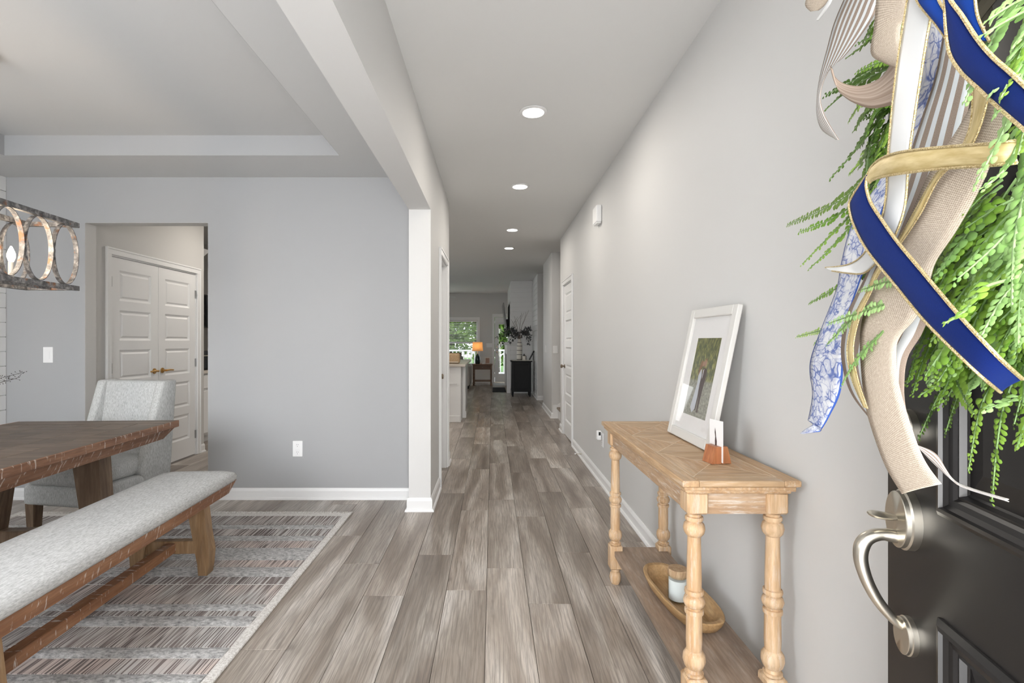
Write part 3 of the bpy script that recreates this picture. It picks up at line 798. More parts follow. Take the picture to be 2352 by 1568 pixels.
for yy in (-0.09, 0.09):
    MB().tube([(0, yy, chh-0.014), (0, yy, H-CZ0-0.03)], 0.006, 8).build('hanger_rod', 'rusty_metal', cd)
    MB().box(-cw+0.028, cw-0.028, yy-0.010, yy+0.010, chh-0.026, chh-0.006).build('top_bar', 'rusty_metal', cd)
MB().box(-0.06, 0.06, -0.15, 0.15, H-CZ0-0.035, H-CZ0-0.005, 0.004).build('canopy', 'rusty_metal', cd)

# ------------------------------------------------------------------ twig arrangement on the table
tw = thing('twig_vase', 'vase of thin dark berry twigs on the dining table', 'vase', (-2.50, 2.18, 0.7605))
m = MB(); m.lathe([(0.05, 0), (0.075, 0.03), (0.085, 0.10), (0.06, 0.19), (0.04, 0.23), (0.045, 0.25), (0.038, 0.25), (0.033, 0.23)], seg=24); m.build('vase', 'cream', tw, True)
plain('twig', (0.05, 0.045, 0.04), 0.8)
rt = random.Random(2)
def twig(tip, mid):
    m = MB(); p = catmull([(0, 0, 0.20), mid, tip], 10)
    m.tube(p, [0.0018*(1-0.6*i/len(p)) for i in range(len(p))], 5)
    for i in range(8, len(p)):
        for q in range(3):
            b = Vector(p[i]); d = Vector((rt.uniform(-1, 1), rt.uniform(-.6, 1), rt.uniform(-1, 1))).normalized()*rt.uniform(.010, .022)
            m.tube([b, b+d], 0.0005, 3); m.sphere(b+d, 0.0022, 5, 3)
    m.build('twig', 'twig', tw)
for dx, dy, dz in ((0.125, 0.36, 0.365), (0.110, 0.33, 0.335), (0.05, 0.30, 0.34), (-0.2, 0.2, 0.4), (-0.25, -0.1, 0.42), (0.2, -0.2, 0.4), (0.0, -0.3, 0.38)):
    twig((dx, dy, dz), (dx*0.5, dy*0.5, dz*0.85))

# ------------------------------------------------------------------ wall plates
def plate(name, loc, rotz, label, kind='switch', two=1):
    t = thing(name, label, 'switch' if kind == 'switch' else 'outlet', loc, rotz)     # faces local -y
    w = 0.046*two if two > 1 else 0.040
    MB().box(-w, w, -0.006, 0, -0.064, 0.064, 0.003).build('cover_plate', 'plastic_white', t)
    for k in range(two):
        cx = (k-(two-1)/2)*0.046
        if kind == 'switch':
            MB().box(cx-0.016, cx+0.016, -0.009, -0.006, -0.033, 0.033, 0.001).build('rocker', 'plastic_white', t)
        else:
            for zz in (-0.030, 0.030):
                MB().box(cx-0.017, cx+0.017, -0.008, -0.006, zz-0.022, zz+0.022, 0.001).build('socket', 'plastic_white', t)
                m = MB()
                for q in (-0.006, 0.006): m.box(cx+q-0.001, cx+q+0.001, -0.0085, -0.008, zz, zz+0.008)
                m.box(cx-0.002, cx+0.002, -0.0085, -0.008, zz-0.012, zz-0.008); m.build('slot', 'dark_gap', t)
    return t
plate('light_switch', (-3.605, YB, 1.171), 0, 'white rocker light switch on the grey dining wall left of the opening')
plate('wall_outlet', (-1.580, YB, 0.410), 0, 'white double outlet on the grey dining wall right of the opening', 'outlet')
plate('light_switch', (W, 9.25, 1.14), -PI/2, 'white light switch on the side of the wall past the stairs')
plate('light_switch', (W+0.06, 8.33, 1.14), 0, 'white light switch on the stair wall face beside the closet door')
# door chime high on the right wall
t = thing('door_chime', 'white door chime box mounted high on the right wall', 'door chime', (W, 4.60, 2.36))
MB((W, 4.60, 2.36)).box(W-0.052, W, 4.515, 4.685, 2.36, 2.515, 0.012, None, 2).build('cover', 'plastic_white', t)
m = MB((W, 4.60, 2.36))
for k in range(3): m.box(W-0.045, W-0.006, 4.53+k*0.05, 4.565+k*0.05, 2.352, 2.3605)
m.build('grille', 'trim_white', t)
# outlet with plug-in freshener
t = plate('wall_outlet', (W, 4.48, 0.40), -PI/2, 'white outlet low on the right wall beyond the console table', 'outlet')
t = thing('plug_in_freshener', 'small rounded white plug-in air freshener in the right wall outlet', 'air freshener', (W-0.009, 4.50, 0.395))
m = MB(); m.box(-0.045, 0, -0.028, 0.028, 0, 0.085, 0.014, None, 3); m.build('shell', 'plastic_white', t, 'all')
m = MB(); m.box(-0.030, -0.012, -0.0295, -0.027, 0.045, 0.075); m.build('vent', 'dark_gap', t)
# spring door stop
t = thing('door_stop', 'small spring door stop on the right baseboard', 'door stop', (W-0.014, 5.47, 0.052))
m = MB(); m.tube([(0, 0, 0), (-0.03, 0, 0), (-0.062, 0, 0)], [0.008, 0.004, 0.004], 8); m.build('spring', 'nickel', t)
m = MB(); m.tube([(-0.062, 0, 0), (-0.076, 0, 0)], 0.008, 8); m.build('tip', 'plastic_white', t)

# ------------------------------------------------------------------ console table
KX0, KX1, KY0, KY1, KZ = 0.592, 0.962, 1.555, 2.72, 0.848
co = ((KX0+KX1)/2, (KY0+KY1)/2, 0)
wood('parquet_wood_x', (0.40, 0.25, 0.13), (0.53, 0.36, 0.21), (0.62, 0.46, 0.30), 'x', 0.5, 1.0, 0.30)
ct_ = thing('console_table', 'natural wood console table with turned legs and parquet top', 'table', co)
def kp(mb, name, mat, smooth=False, parent=None): return mb.build(name, mat, parent or ct_, smooth)
kp(MB(co).box(KX0+.012, KX1-.012, KY0+.012, KY1-.012, KZ-0.036, KZ-0.006), 'core_board', 'console_wood')
fw = 0.052
for b in ((KX0, KX0+fw, KY0, KY1), (KX1-fw, KX1, KY0, KY1)):
    kp(MB(co).box(*b, KZ-0.020, KZ, 0.003), 'border_board', 'console_wood')
for b in ((KX0+fw+.0006, KX1-fw-.0006, KY0, KY0+fw), (KX0+fw+.0006, KX1-fw-.0006, KY1-fw, KY1)):
    kp(MB(co).box(*b, KZ-0.020, KZ, 0.003), 'border_board', 'parquet_wood_x')
# parquet triangles: crossed diagonals in three bays, thin pale inlay strips between the pieces
ix0, ix1, iy0, iy1 = KX0+fw, KX1-fw, KY0+fw, KY1-fw
nb = 3
for k in range(nb):
    a, b = iy0+(iy1-iy0)*k/nb, iy0+(iy1-iy0)*(k+1)/nb; c = ((ix0+ix1)/2, (a+b)/2); g = 0.002
    tri = [((ix0, a), (ix1, a)), ((ix1, a), (ix1, b)), ((ix1, b), (ix0, b)), ((ix0, b), (ix0, a))]
    for j, (p, q) in enumerate(tri):
        cx, cy = (p[0]+q[0]+c[0])/3, (p[1]+q[1]+c[1])/3
        sh = lambda P: (cx+(P[0]-cx)*0.975, cy+(P[1]-cy)*0.975)
        kp(MB(co).prism([sh(p), sh(q), sh(c)], KZ-0.006, KZ-0.0008, 'z'), 'parquet_piece', 'parquet_wood_x' if j % 2 == 0 else 'console_wood')
m = MB(co)
def strip(p, q, w=0.0035):
    p = Vector((p[0], p[1], 0)); q = Vector((q[0], q[1], 0)); d = (q-p).normalized(); s_ = Vector((-d.y, d.x, 0))*w/2
    m.prism([tuple((p+s_)[:2]), tuple((q+s_)[:2]), tuple((q-s_)[:2]), tuple((p-s_)[:2])], KZ-0.006, KZ-0.0004, 'z')
for k in range(nb):
    a, b = iy0+(iy1-iy0)*k/nb, iy0+(iy1-iy0)*(k+1)/nb
    strip((ix0, a), (ix1, b)); strip((ix1, a), (ix0, b))
strip((ix0, iy0), (ix0, iy1)); strip((ix1, iy0), (ix1, iy1)); strip((ix0, iy0), (ix1, iy0)); strip((ix0, iy1), (ix1, iy1))
kp(m, 'inlay', 'inlay_wood')
m = MB(co); m.box(KX0+.010, KX1-.010, KY0+.010, KY1-.010, KZ-0.034, KZ-0.020, 0.003); m.box(KX0+.020, KX1-.020, KY0+.020, KY1-.020, KZ-0.046, KZ-0.034, 0.003); kp(m, 'edge_moulding', 'console_wood')
lx0, lx1, ly0, ly1 = KX0+0.060, KX1-0.056, KY0+0.064, KY1-0.064
az0, az1 = KZ-0.128, KZ-0.046
for b in ((lx0-.022, lx0-.004, ly0, ly1), (lx1+.004, lx1+.022, ly0, ly1)): kp(MB(co).box(*b, az0+.012, az1), 'apron', 'console_apron_wood')
for b in ((lx0, lx1, ly0-.022, ly0-.004), (lx0, lx1, ly1+.004, ly1+.022)): kp(MB(co).box(*b, az0+.012, az1), 'apron', 'console_apron_wood_x')
legprof = [(0.0, 0), (0.020, 0.0), (0.027, 0.012), (0.030, 0.035), (0.027, 0.055), (0.020, 0.062), (0.023, 0.068), (0.023, 0.076), (0.019, 0.082)]
legup = [(0.020, 0.205), (0.029, 0.208), (0.0295, 0.216), (0.0225, 0.2175), (0.0225, 0.228), (0.030, 0.236), (0.0355, 0.254), (0.034, 0.272), (0.0255, 0.286), (0.0238, 0.288), (0.0255, 0.320), (0.0245, 0.404),
         (0.0290, 0.406), (0.0300, 0.412), (0.0290, 0.419), (0.0225, 0.421), (0.0225, 0.425), (0.0300, 0.431), (0.0338, 0.444), (0.0300, 0.457), (0.0225, 0.463), (0.0225, 0.467), (0.0290, 0.469), (0.0300, 0.475), (0.0290, 0.482), (0.0232, 0.484), (0.0235, 0.52), (0.0205, 0.654),
         (0.0235, 0.656), (0.0305, 0.665), (0.0340, 0.680), (0.0305, 0.695), (0.0225, 0.702), (0.0225, 0.705), (0.0280, 0.707), (0.0285, 0.712), (0.0275, 0.718), (0.0220, 0.720), (0.0225, 0.727), (0.028, 0.731), (0.0, 0.7325)]
proto = None
for x in (lx0, lx1):
    for y_ in (ly0, ly1):
        if proto is None:
            m = MB()
            m.lathe(legprof, seg=24); m.lathe(legup, seg=24)
            m.box(-0.033, 0.033, -0.033, 0.033, 0.082, 0.206, 0.006); m.box(-0.034, 0.034, -0.034, 0.034, 0.732, az1, 0.006)
            proto = m.build('leg', 'console_leg_wood', ct_, True); o = proto
        else:
            o = bpy.data.objects.new('leg', proto.data); C.objects.link(o); o.parent = ct_
        o.location = (x-co[0], y_-co[1], 0)
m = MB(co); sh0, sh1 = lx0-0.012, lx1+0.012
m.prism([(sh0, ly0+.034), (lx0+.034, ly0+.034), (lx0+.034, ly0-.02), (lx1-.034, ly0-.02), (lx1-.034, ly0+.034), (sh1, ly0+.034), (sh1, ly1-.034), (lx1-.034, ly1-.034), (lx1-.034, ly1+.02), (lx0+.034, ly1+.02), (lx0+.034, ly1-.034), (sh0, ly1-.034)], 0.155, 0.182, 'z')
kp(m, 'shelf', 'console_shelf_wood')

# ---- picture frame leaning on the wall
pf_loc = (0.852, 2.16, KZ+0.001)
pf = thing('picture_frame', 'large whitewashed picture frame with white mat leaning on the console table', 'picture frame', pf_loc)
fwid, fhei = 0.455, 0.588
lean = math.atan2(0.118, 0.575)
# local frame: a along -Y (right edge nearest camera), b up the slope, n toward the room
Fa = Vector((0, -1, 0)); Fb = Vector((math.sin(lean), 0, math.cos(lean))); Fn = Vector((-math.cos(lean), 0, math.sin(lean)))
FM = Matrix(((Fa.x, Fb.x, Fn.x, 0), (Fa.y, Fb.y, Fn.y, 0), (Fa.z, Fb.z, Fn.z, 0), (0, 0, 0, 1)))
paint('frame_white', (0.70, 0.69, 0.665), 0.5, 0.05); paint('mat_white', (0.80, 0.79, 0.785), 0.7, 0.02)
hw = fwid/2; bw = 0.040
for a0, a1, b0, b1 in ((-hw, -hw+bw, 0, fhei), (hw-bw, hw, 0, fhei), (-hw+bw, hw-bw, 0, bw), (-hw+bw, hw-bw, fhei-bw, fhei)):
    MB().box(a0, a1, b0, b1, 0, 0.020, 0.003, FM).build('frame_bar', 'frame_white', pf)
MB().box(-hw+.004, hw-.004, .004, fhei-.004, -0.001, 0.004, 0, FM).build('backing_board', 'frame_white', pf)
pa0, pa1, pb0, pb1 = -0.122, 0.118, 0.110, 0.455
m = MB()
for b in ((-hw+bw, pa0, bw, fhei-bw), (pa1, hw-bw, bw, fhei-bw), (pa0, pa1, bw, pb0), (pa0, pa1, pb1, fhei-bw)): m.box(*b, 0.004, 0.0075, 0, FM)
m.build('mat', 'mat_white', pf)
def photo_mat():
    n = NT('photo_print').set(Roughness=0.35)
    tc = n.n('ShaderNodeTexCoord'); sp = n.n('ShaderNodeSeparateXYZ'); n.l(tc.outputs['UV'], sp.inputs[0])
    v = tc.outputs['UV']
    mp = n.n('ShaderNodeMapping'); mp.inputs['Scale'].default_value = (14, 7, 1); n.l(v, mp.inputs['Vector'])
    mp2 = n.n('ShaderNodeMapping'); mp2.inputs['Scale'].default_value = (10, 22, 1); n.l(v, mp2.inputs['Vector'])
    leaf = n.ramp(n.noise(mp.outputs[0], 1.4, 6, 0.7), [(0.30, (0.020, 0.028, 0.016)), (0.48, (0.085, 0.10, 0.035)), (0.62, (0.33, 0.31, 0.09)), (0.75, (0.55, 0.52, 0.40))])
    lawn = n.ramp(n.noise(mp2.outputs[0], 1.5, 5, 0.6), [(0.3, (0.13, 0.135, 0.10)), (0.55, (0.27, 0.265, 0.215)), (0.75, (0.42, 0.40, 0.34))])
    hedge = n.ramp(sp.outputs['Y'], [(0.44, 0.0), (0.47, 1.0)])
    n.col(n.mix(hedge, lawn, leaf))
photo_mat()
m = MB(); m.add([FM @ Vector(p) for p in ((pa0-.004, pb0-.004, .0045), (pa1+.004, pb0-.004, .0045), (pa1+.004, pb1+.004, .0045), (pa0-.004, pb1+.004, .0045))], [(0, 1, 2, 3)]); m.uv = [(0, 0), (1, 0), (1, 1), (0, 1)]
pr = m.build('photo_print', 'photo_print', pf); tag(pr, 'outdoor photo of a couple on a lawn before trees')
for nm, c in (('print_dress', (0.50, 0.53, 0.58)), ('print_suit', (0.055, 0.032, 0.030)), ('print_skin', (0.36, 0.20, 0.14)), ('print_hair', (0.22, 0.11, 0.05)), ('print_shirt', (0.55, 0.55, 0.56))): plain(nm, c, 0.4)
def print_shape(poly, mat, lift, nm):
    m = MB(); vs = [FM @ Vector((pa0+(pa1-pa0)*u, pb0+(pb1-pb0)*v, 0.0046+lift)) for u, v in poly]
    m.add(vs, [tuple(range(len(vs)))]); o = m.build(nm, mat, pr); return o
print_shape([(.47, .60), (.53, .62), (.60, .615), (.66, .58), (.67, .50), (.64, .40), (.62, .30), (.60, .10), (.62, .06), (.55, .055), (.53, .28), (.50, .08), (.42, .07), (.47, .28), (.47, .45)], 'print_suit', .0002, 'printed_suit')
print_shape([(.50, .59), (.54, .61), (.53, .50), (.51, .48)], 'print_shirt', .0003, 'printed_shirt')
print_shape([(.33, .58), (.44, .60), (.48, .52), (.46, .40), (.48, .25), (.46, .09), (.36, .04), (.26, .10), (.32, .28), (.36, .42)], 'print_dress', .0003, 'printed_dress')
print_shape([(.36, .70), (.44, .715), (.47, .67), (.43, .62), (.38, .56), (.33, .50), (.32, .60)], 'print_hair', .0004, 'printed_hair')
print_shape([(.44, .70), (.50, .70), (.51, .66), (.47, .63), (.43, .65)], 'print_skin', .0005, 'printed_face')
print_shape([(.51, .725), (.58, .73), (.60, .68), (.57, .635), (.52, .64), (.50, .68)], 'print_skin', .0004, 'printed_face')
print_shape([(.51, .735), (.59, .74), (.61, .69), (.585, .715), (.53, .722)], 'print_hair', .0005, 'printed_hair')
m = MB(); m.box(-hw+bw-.002, hw-bw+.002, bw-.002, fhei-bw+.002, 0.0125, 0.0135, 0, FM); m.build('glass', 'pane_glass', pf)

# ---- small photo block of cherry wood
pb = thing('photo_block', 'small card photo held in a cherry wood wedge beside the picture frame', 'photo holder', (0.806, 1.800, KZ+0.0008), math.radians(10))
for s in (-1, 1):      # two wedges with the card between them; the card plane looks toward -x
    y0, y1 = -0.030, 0.030
    a, b = s*0.0016, s*0.030
    MB().prism([(a, 0), (b*1.25, 0), (b*0.75, 0.060), (a, 0.060)], y0, y1, 'y').build('wedge', 'cherry_wood', pb)
m = MB(); m.box(-0.0012, 0.0012, -0.036, 0.040, 0.004, 0.150); m.build('card', 'mat_white', pb)
MB().prism([(-0.002, 0.055), (0.006, 0.055), (0.008, 0.075), (0.006, 0.09), (0.009, 0.105), (0.007, 0.122), (0.003, 0.108), (0.001, 0.09), (-0.003, 0.075)], -0.0016, -0.0012, 'x').build('printed_figure', 'print_suit', pb)

# ---- dough bowl with candle on the shelf
bo = thing('dough_bowl', 'long carved wooden dough bowl on the lower shelf of the console', 'bowl', (0.782, 2.085, 0.183), math.radians(6))
def oval(hx, hy, n=40, e=2.6):
    return [(hx*math.copysign(abs(math.cos(2*PI*k/n))**(2/e), math.cos(2*PI*k/n)), hy*math.copysign(abs(math.sin(2*PI*k/n))**(2/e), math.sin(2*PI*k/n))) for k in range(n)]
m = MB(); m.add(*loft([(oval(.060, .185), 0.0), (oval(.082, .232), 0.018), (oval(.096, .254), 0.046), (oval(.100, .260), 0.062), (oval(.096, .256), 0.066), (oval(.086, .238), 0.064), (oval(.074, .205), 0.030), (oval(.062, .185), 0.016), (oval(.02, .10), 0.014)]))
m.build('bowl_body', 'bowl_wood', bo, True)
ca = thing('jar_candle', 'white jar candle with cork lid standing in the wooden bowl', 'candle', (0.778, 2.10, 0.1995))
m = MB(); m.lathe([(0.0, 0), (0.039, 0.0), (0.041, 0.004), (0.041, 0.108), (0.038, 0.108), (0.038, 0.006), (0, 0.006)], seg=28); m.build('jar', 'jar_glass', ca, True)
plain('candle_wax', (0.95, 0.95, 0.945), 0.5); m = MB(); m.lathe([(0, 0.0065), (0.0375, 0.0065), (0.0375, 0.088), (0.0, 0.088)], seg=28); m.build('wax', 'candle_wax', ca, True)
m = MB(); m.lathe([(0, 0.098), (0.036, 0.098), (0.0365, 0.1085), (0.0405, 0.1085), (0.0410, 0.128), (0.038, 0.132), (0.0, 0.1325)], seg=28); m.build('lid', 'cork', ca, True)
# ------------------------------------------------------------------ open front door (exterior face toward the hall)
DA = math.atan(0.238)
Dd = Vector((math.sin(DA), math.cos(DA), 0)); Dn = Vector((-math.cos(DA), math.sin(DA), 0))      # along the leaf hinge -> edge, outward normal
DE = Vector((0.711, 0.900, 0)); DWID = 0.91
DH0 = DE-Dd*DWID
fd = thing('door_1', 'open black panelled front door at the right edge', 'door', DH0, 0, kind='structure')
DM = Matrix(((Dd.x, Dn.x, 0, 0), (Dd.y, Dn.y, 0, 0), (0, 0, 1, 0), (0, 0, 0, 1)))      # local: u along, n out, z up
def dpix(px, py, off):
    """point on the plane `off` in front of the door leaf seen at pixel px,py"""
    r = Vector(((px-PX)/FPX, 1.0, -(py-PY)/FPX))
    t = ((DE-Vector((0, 0, 0))).dot(Dn)+off)/r.dot(Dn)
    return Vector((0, 0, CH))+r*t
def door_mat():
    n = MATS['door_black']; 
door_mat()
T = 0.044; DTOP = 2.03
st_ = 0.152
panels = [(0.20, 0.862), (1.025, 1.90)]
cx = DWID/2
cols = [(st_, cx-0.055), (cx+0.055, DWID-st_)]
m = MB()
m.box(0, st_, -T, 0, 0.012, DTOP, 0, DM); m.box(DWID-st_, DWID, -T, 0, 0.012, DTOP, 0, DM); m.box(cx-0.055, cx+0.055, -T, 0, 0.012, DTOP, 0, DM)
for a, b in cols:
    m.box(a, b, -T, 0, 0.012, panels[0][0], 0, DM); m.box(a, b, -T, 0, panels[0][1], panels[1][0], 0, DM); m.box(a, b, -T, 0, panels[1][1], DTOP, 0, DM)
m.build('leaf', 'door_black', fd)
for a, b in cols:
    for z0, z1 in panels:
        # bolection moulding: ring profile (inset, height)
        prof = [(-0.004, 0.0), (-0.004, 0.004), (0.004, 0.010), (0.010, 0.011), (0.012, 0.006), (0.018, 0.002), (0.026, 0.001), (0.030, -0.003), (0.034, -0.002), (0.037, -0.010), (0.040, -0.012)]
        vs = []; fs = []
        for k, h in prof: vs += [(a+k, h, z0+k), (b-k, h, z0+k), (b-k, h, z1-k), (a+k, h, z1-k)]
        for r in range(len(prof)-1):
            for i in range(4): fs.append((r*4+i, r*4+(i+1) % 4, r*4+4+(i+1) % 4, r*4+4+i))
        m = MB(); m.add(vs, fs, DM); m.build('panel_moulding', 'door_black', fd)
        m = MB(); k = 0.040
        vs = [(a+k, -0.012, z0+k), (b-k, -0.012, z0+k), (b-k, -0.012, z1-k), (a+k, -0.012, z1-k)]; k2 = 0.075
        vs += [(a+k2, -0.006, z0+k2), (b-k2, -0.006, z0+k2), (b-k2, -0.006, z1-k2), (a+k2, -0.006, z1-k2)]
        m.add(vs, [(0, 1, 5, 4), (1, 2, 6, 5), (2, 3, 7, 6), (3, 0, 4, 7), (4, 5, 6, 7)], DM); m.box(a, b, -T, -0.013, z0, z1, 0, DM)
        m.build('panel', 'door_black', fd)
# handle set: rosettes, grip, thumb latch (all in satin nickel)
ub = DWID-0.070
def rosette(u, z, rx, rz, t, nm, parent):
    m = MB(); n = 36; vs = []; fs = []
    rings = [(1.0, 0), (1.0, t*0.55), (0.94, t*0.66), (0.93, t*0.95), (0.90, t), (0.0, t)]
    for s_, h in rings:
        for k in range(n):
            a = 2*PI*k/n; vs.append((u+rx*s_*math.cos(a), h, z+rz*s_*math.sin(a)))
    for i in range(len(rings)-1):
        for k in range(n): fs.append((i*n+k, i*n+(k+1) % n, (i+1)*n+(k+1) % n, (i+1)*n+k))
    m.add(vs, fs, DM); return m.build(nm, 'nickel', parent, True)
zr1 = CH-(1192-PY)*0.835/FPX; zr2 = CH-(1462-PY)*0.83/FPX
rz_ = rosette(ub, zr1, 0.036, 0.050, 0.022, 'rosette', fd)
rosette(ub, zr2, 0.026, 0.032, 0.014, 'rosette', fd)
rosette(ub+0.002, zr1+0.150, 0.030, 0.034, 0.020, 'deadbolt', fd)
gp = [(0.014, zr1-0.030), (0.045, zr1-0.028), (0.066, zr1-0.040), (0.073, zr1-0.066), (0.066, zr1-0.100), (0.050, zr1-0.135), (0.030, zr1-0.162), (0.016, zr1-0.176), (0.010, zr2+0.014)]
gp = catmull([(n_, z_) for n_, z_ in gp], 5)
pts = [(ub, n_, z_) for n_, z_ in gp]; N = len(pts)
rad = [0.011 if i < 4 else 0.0115-0.006*abs(i/N-0.30)/0.7 for i in range(N)]
m = MB(); m.tube(pts, rad, 12, DM); m.build('grip', 'nickel', fd, True)
m = MB(); lp = catmull([(0.018, zr1+0.002), (0.040, zr1+0.004), (0.062, zr1+0.007)], 5)
m.tube([(ub, n_, z_) for n_, z_ in lp], [0.007, 0.008, 0.010, 0.012, 0.013, 0.0135, 0.0135, 0.013, 0.012, 0.009, 0.004], 10, DM, 0.45); m.build('thumb_latch', 'nickel', fd, True)
for z in (0.25, 1.02, 1.80): MB().box(-0.010, 0.006, -0.006, 0.004, z-0.05, z+0.05, 0, DM).build('hinge', 'hinge_steel', fd)

# ------------------------------------------------------------------ wreath on the door: greenery ring with a many-ribboned bow
uc, zc = 0.455, 1.55
wr0 = DH0+Dd*uc+Vector((0, 0, zc-0.30))
wr = thing('door_wreath', 'green fern wreath with blue, burlap and white ribbon bow on the black door', 'wreath', wr0)
WO = tuple(wr0)
def wpt(u, z, off): return DH0+Dd*u+Dn*off+Vector((0, 0, z))
def ribbon(name, Lp, Rp, mat, edge=None, samples=10, edge_r=0.0011, parent=None):
    """Lp/Rp: matching lists of (px, py, off) for the two edges"""
    L = [dpix(*p) for p in catmull(Lp, samples)]; R = [dpix(*p) for p in catmull(Rp, samples)]
    n = len(L); nw = 6
    m = MB(WO); vs = []; uv = []; d = 0.0
    for i in range(n):
        if i: d += (((L[i]+R[i])-(L[i-1]+R[i-1]))/2).length
        for k in range(nw+1):
            f = k/nw
            p = L[i].lerp(R[i], f)+Dn*0.0018*math.sin(PI*f)
            vs.append(p); uv.append((f, d))
    fs = [(i*(nw+1)+k, i*(nw+1)+k+1, (i+1)*(nw+1)+k+1, (i+1)*(nw+1)+k) for i in range(n-1) for k in range(nw)]
    m.add(vs, fs); m.uv = uv
    o = m.build(name, mat, parent or wr, 'all')
    sd = o.modifiers.new('thickness', 'SOLIDIFY'); sd.thickness = 0.0008; sd.offset = 0
    if edge:
        for e in (L, R):
            m = MB(WO); m.tube([p+Dn*0.0006 for p in e], edge_r, 6); m.build('wired_edge', edge, o, True)
    return o
def uvsplit(n):
    tc = n.n('ShaderNodeTexCoord'); sp = n.n('ShaderNodeSeparateXYZ'); n.l(tc.outputs['UV'], sp.inputs[0]); return tc.outputs['UV'], sp.outputs['X'], sp.outputs['Y']
def uvmap(n, uv, s):
    mp = n.n('ShaderNodeMapping'); mp.inputs['Scale'].default_value = s; n.l(uv, mp.inputs['Vector']); return mp.outputs[0]
def ribbon_mats():
    n = NT('velvet').set(Roughness=0.75); n.b.inputs['Specular IOR Level'].default_value = 0.15
    uv, u, v = uvsplit(n); f = n.noise(uvmap(n, uv, (60, 1800, 1)), 1.0, 3, 0.7); g = n.noise(uvmap(n, uv, (4, 60, 1)), 1, 3)
    n.col(n.mix(g, n.ramp(f, [(0.35, (0.0006, 0.003, 0.040)), (0.68, (0.0015, 0.020, 0.18))]), (0.0008, 0.008, 0.085)))
    n.b.inputs['Sheen Weight'].default_value = 0.12; n.b.inputs['Sheen Tint'].default_value = (0.15, 0.3, 1, 1); n.bump(f, 0.4, 0.001)
    n = NT('velvet_lit').set(Roughness=0.7); n.b.inputs['Specular IOR Level'].default_value = 0.15  # same velvet, with the light on the top loops put into a brighter blue
    uv, u, v = uvsplit(n); f = n.noise(uvmap(n, uv, (60, 1800, 1)), 1.0, 3, 0.7)
    n.col(n.ramp(f, [(0.35, (0.003, 0.025, 0.20)), (0.68, (0.010, 0.075, 0.40))])); n.bump(f, 0.4, 0.001)
    n = NT('satin_white').set(Roughness=0.35, Base_Color=(0.70, 0.71, 0.71)); 
    n = NT('satin_gold').set(Roughness=0.40, Metallic=0.35)
    uv, u, v = uvsplit(n); f = n.noise(uvmap(n, uv, (3, 30, 1)), 1.0, 3); n.col(n.ramp(f, [(0.3, (0.46, 0.345, 0.14)), (0.7, (0.70, 0.58, 0.32))])); n.bump(f, 0.3, 0.002)
    n = NT('gold_wire').set(Roughness=0.4, Metallic=0.6)
    v = n.coord('Object'); f = n.noise(v, 900, 2); n.col(n.ramp(f, [(0.35, (0.35, 0.24, 0.08)), (0.65, (0.80, 0.68, 0.42))])); n.bump(f, 0.8, 0.001)
    n = NT('burlap').set(Roughness=0.9); n.b.inputs['Specular IOR Level'].default_value = 0.1
    uv, u, v = uvsplit(n)
    wx = n.math('SINE', n.math('MULTIPLY', u, 2*PI*30)); wy = n.math('SINE', n.math('MULTIPLY', v, 2*PI*470))
    hole = n.math('MULTIPLY', n.math('ADD', wx, 1.0), n.math('ADD', wy, 1.0))
    nz = n.noise(uvmap(n, uv, (22, 330, 1)), 1.0, 3)
    c = n.ramp(nz, [(0.3, (0.60, 0.505, 0.405)), (0.7, (0.80, 0.71, 0.60))])
    c = n.mix(n.ramp(hole, [(0.50, 0.0), (0.80, 0.55)]), c, (0.24, 0.17, 0.11)); n.col(c); n.bump(n.math('ADD', hole, nz), -0.5, 0.0012)
    for nm, bands in (('stripe', 4.0), ('stripe_fine', 7.0)):
        n = NT(nm).set(Roughness=0.75); n.b.inputs['Specular IOR Level'].default_value = 0.2
        uv, u, v = uvsplit(n)
        s_ = n.math('GREATER_THAN', n.math('FRACT', n.math('ADD', n.math('MULTIPLY', u, bands), 0.25)), 0.55)
        nz = n.noise(uvmap(n, uv, (120, 1600, 1)), 1.0, 2)
        n.col(n.mix(s_, n.ramp(nz, [(0.35, (0.27, 0.205, 0.165)), (0.65, (0.46, 0.37, 0.31))]), (0.76, 0.80, 0.82))); n.bump(nz, 0.3, 0.001)
    n = NT('taupe_back').set(Roughness=0.7)
    uv, u, v = uvsplit(n); nz = n.noise(uvmap(n, uv, (14, 3, 1)), 1.0, 3); n.col(n.ramp(nz, [(0.35, (0.26, 0.185, 0.135)), (0.65, (0.50, 0.40, 0.33))]))
    # white ribbon printed with blue toile flowers
    n = NT('toile').set(Roughness=0.5)
    uv, u, v = uvsplit(n)
    wv = uvmap(n, uv, (1.0, 16, 1))
    dn = n.n('ShaderNodeTexNoise'); dn.inputs['Scale'].default_value = 2.2; dn.inputs['Detail'].default_value = 2; n.l(wv, dn.inputs['Vector'])
    ad = n.n('ShaderNodeMix', data_type='RGBA', blend_type='LINEAR_LIGHT'); ad.inputs[0].default_value = 0.16; n.l(wv, ad.inputs[6]); n.l(dn.outputs['Color'], ad.inputs[7])
    vo = n.n('ShaderNodeTexVoronoi', feature='DISTANCE_TO_EDGE'); vo.inputs['Scale'].default_value = 5.5; n.l(ad.outputs[2], vo.inputs['Vector'])
    line = n.ramp(vo.outputs['Distance'], [(0.0, 1.0), (0.055, 0.75), (0.10, 0.0)])
    mask = n.ramp(n.noise(wv, 2.3, 2), [(0.40, 0.0), (0.49, 1.0)])
    vo2 = n.n('ShaderNodeTexVoronoi', feature='F1'); vo2.inputs['Scale'].default_value = 9; n.l(ad.outputs[2], vo2.inputs['Vector'])
    petal = n.ramp(vo2.outputs['Distance'], [(0.10, 0.55), (0.34, 0.10), (0.5, 0.35)])
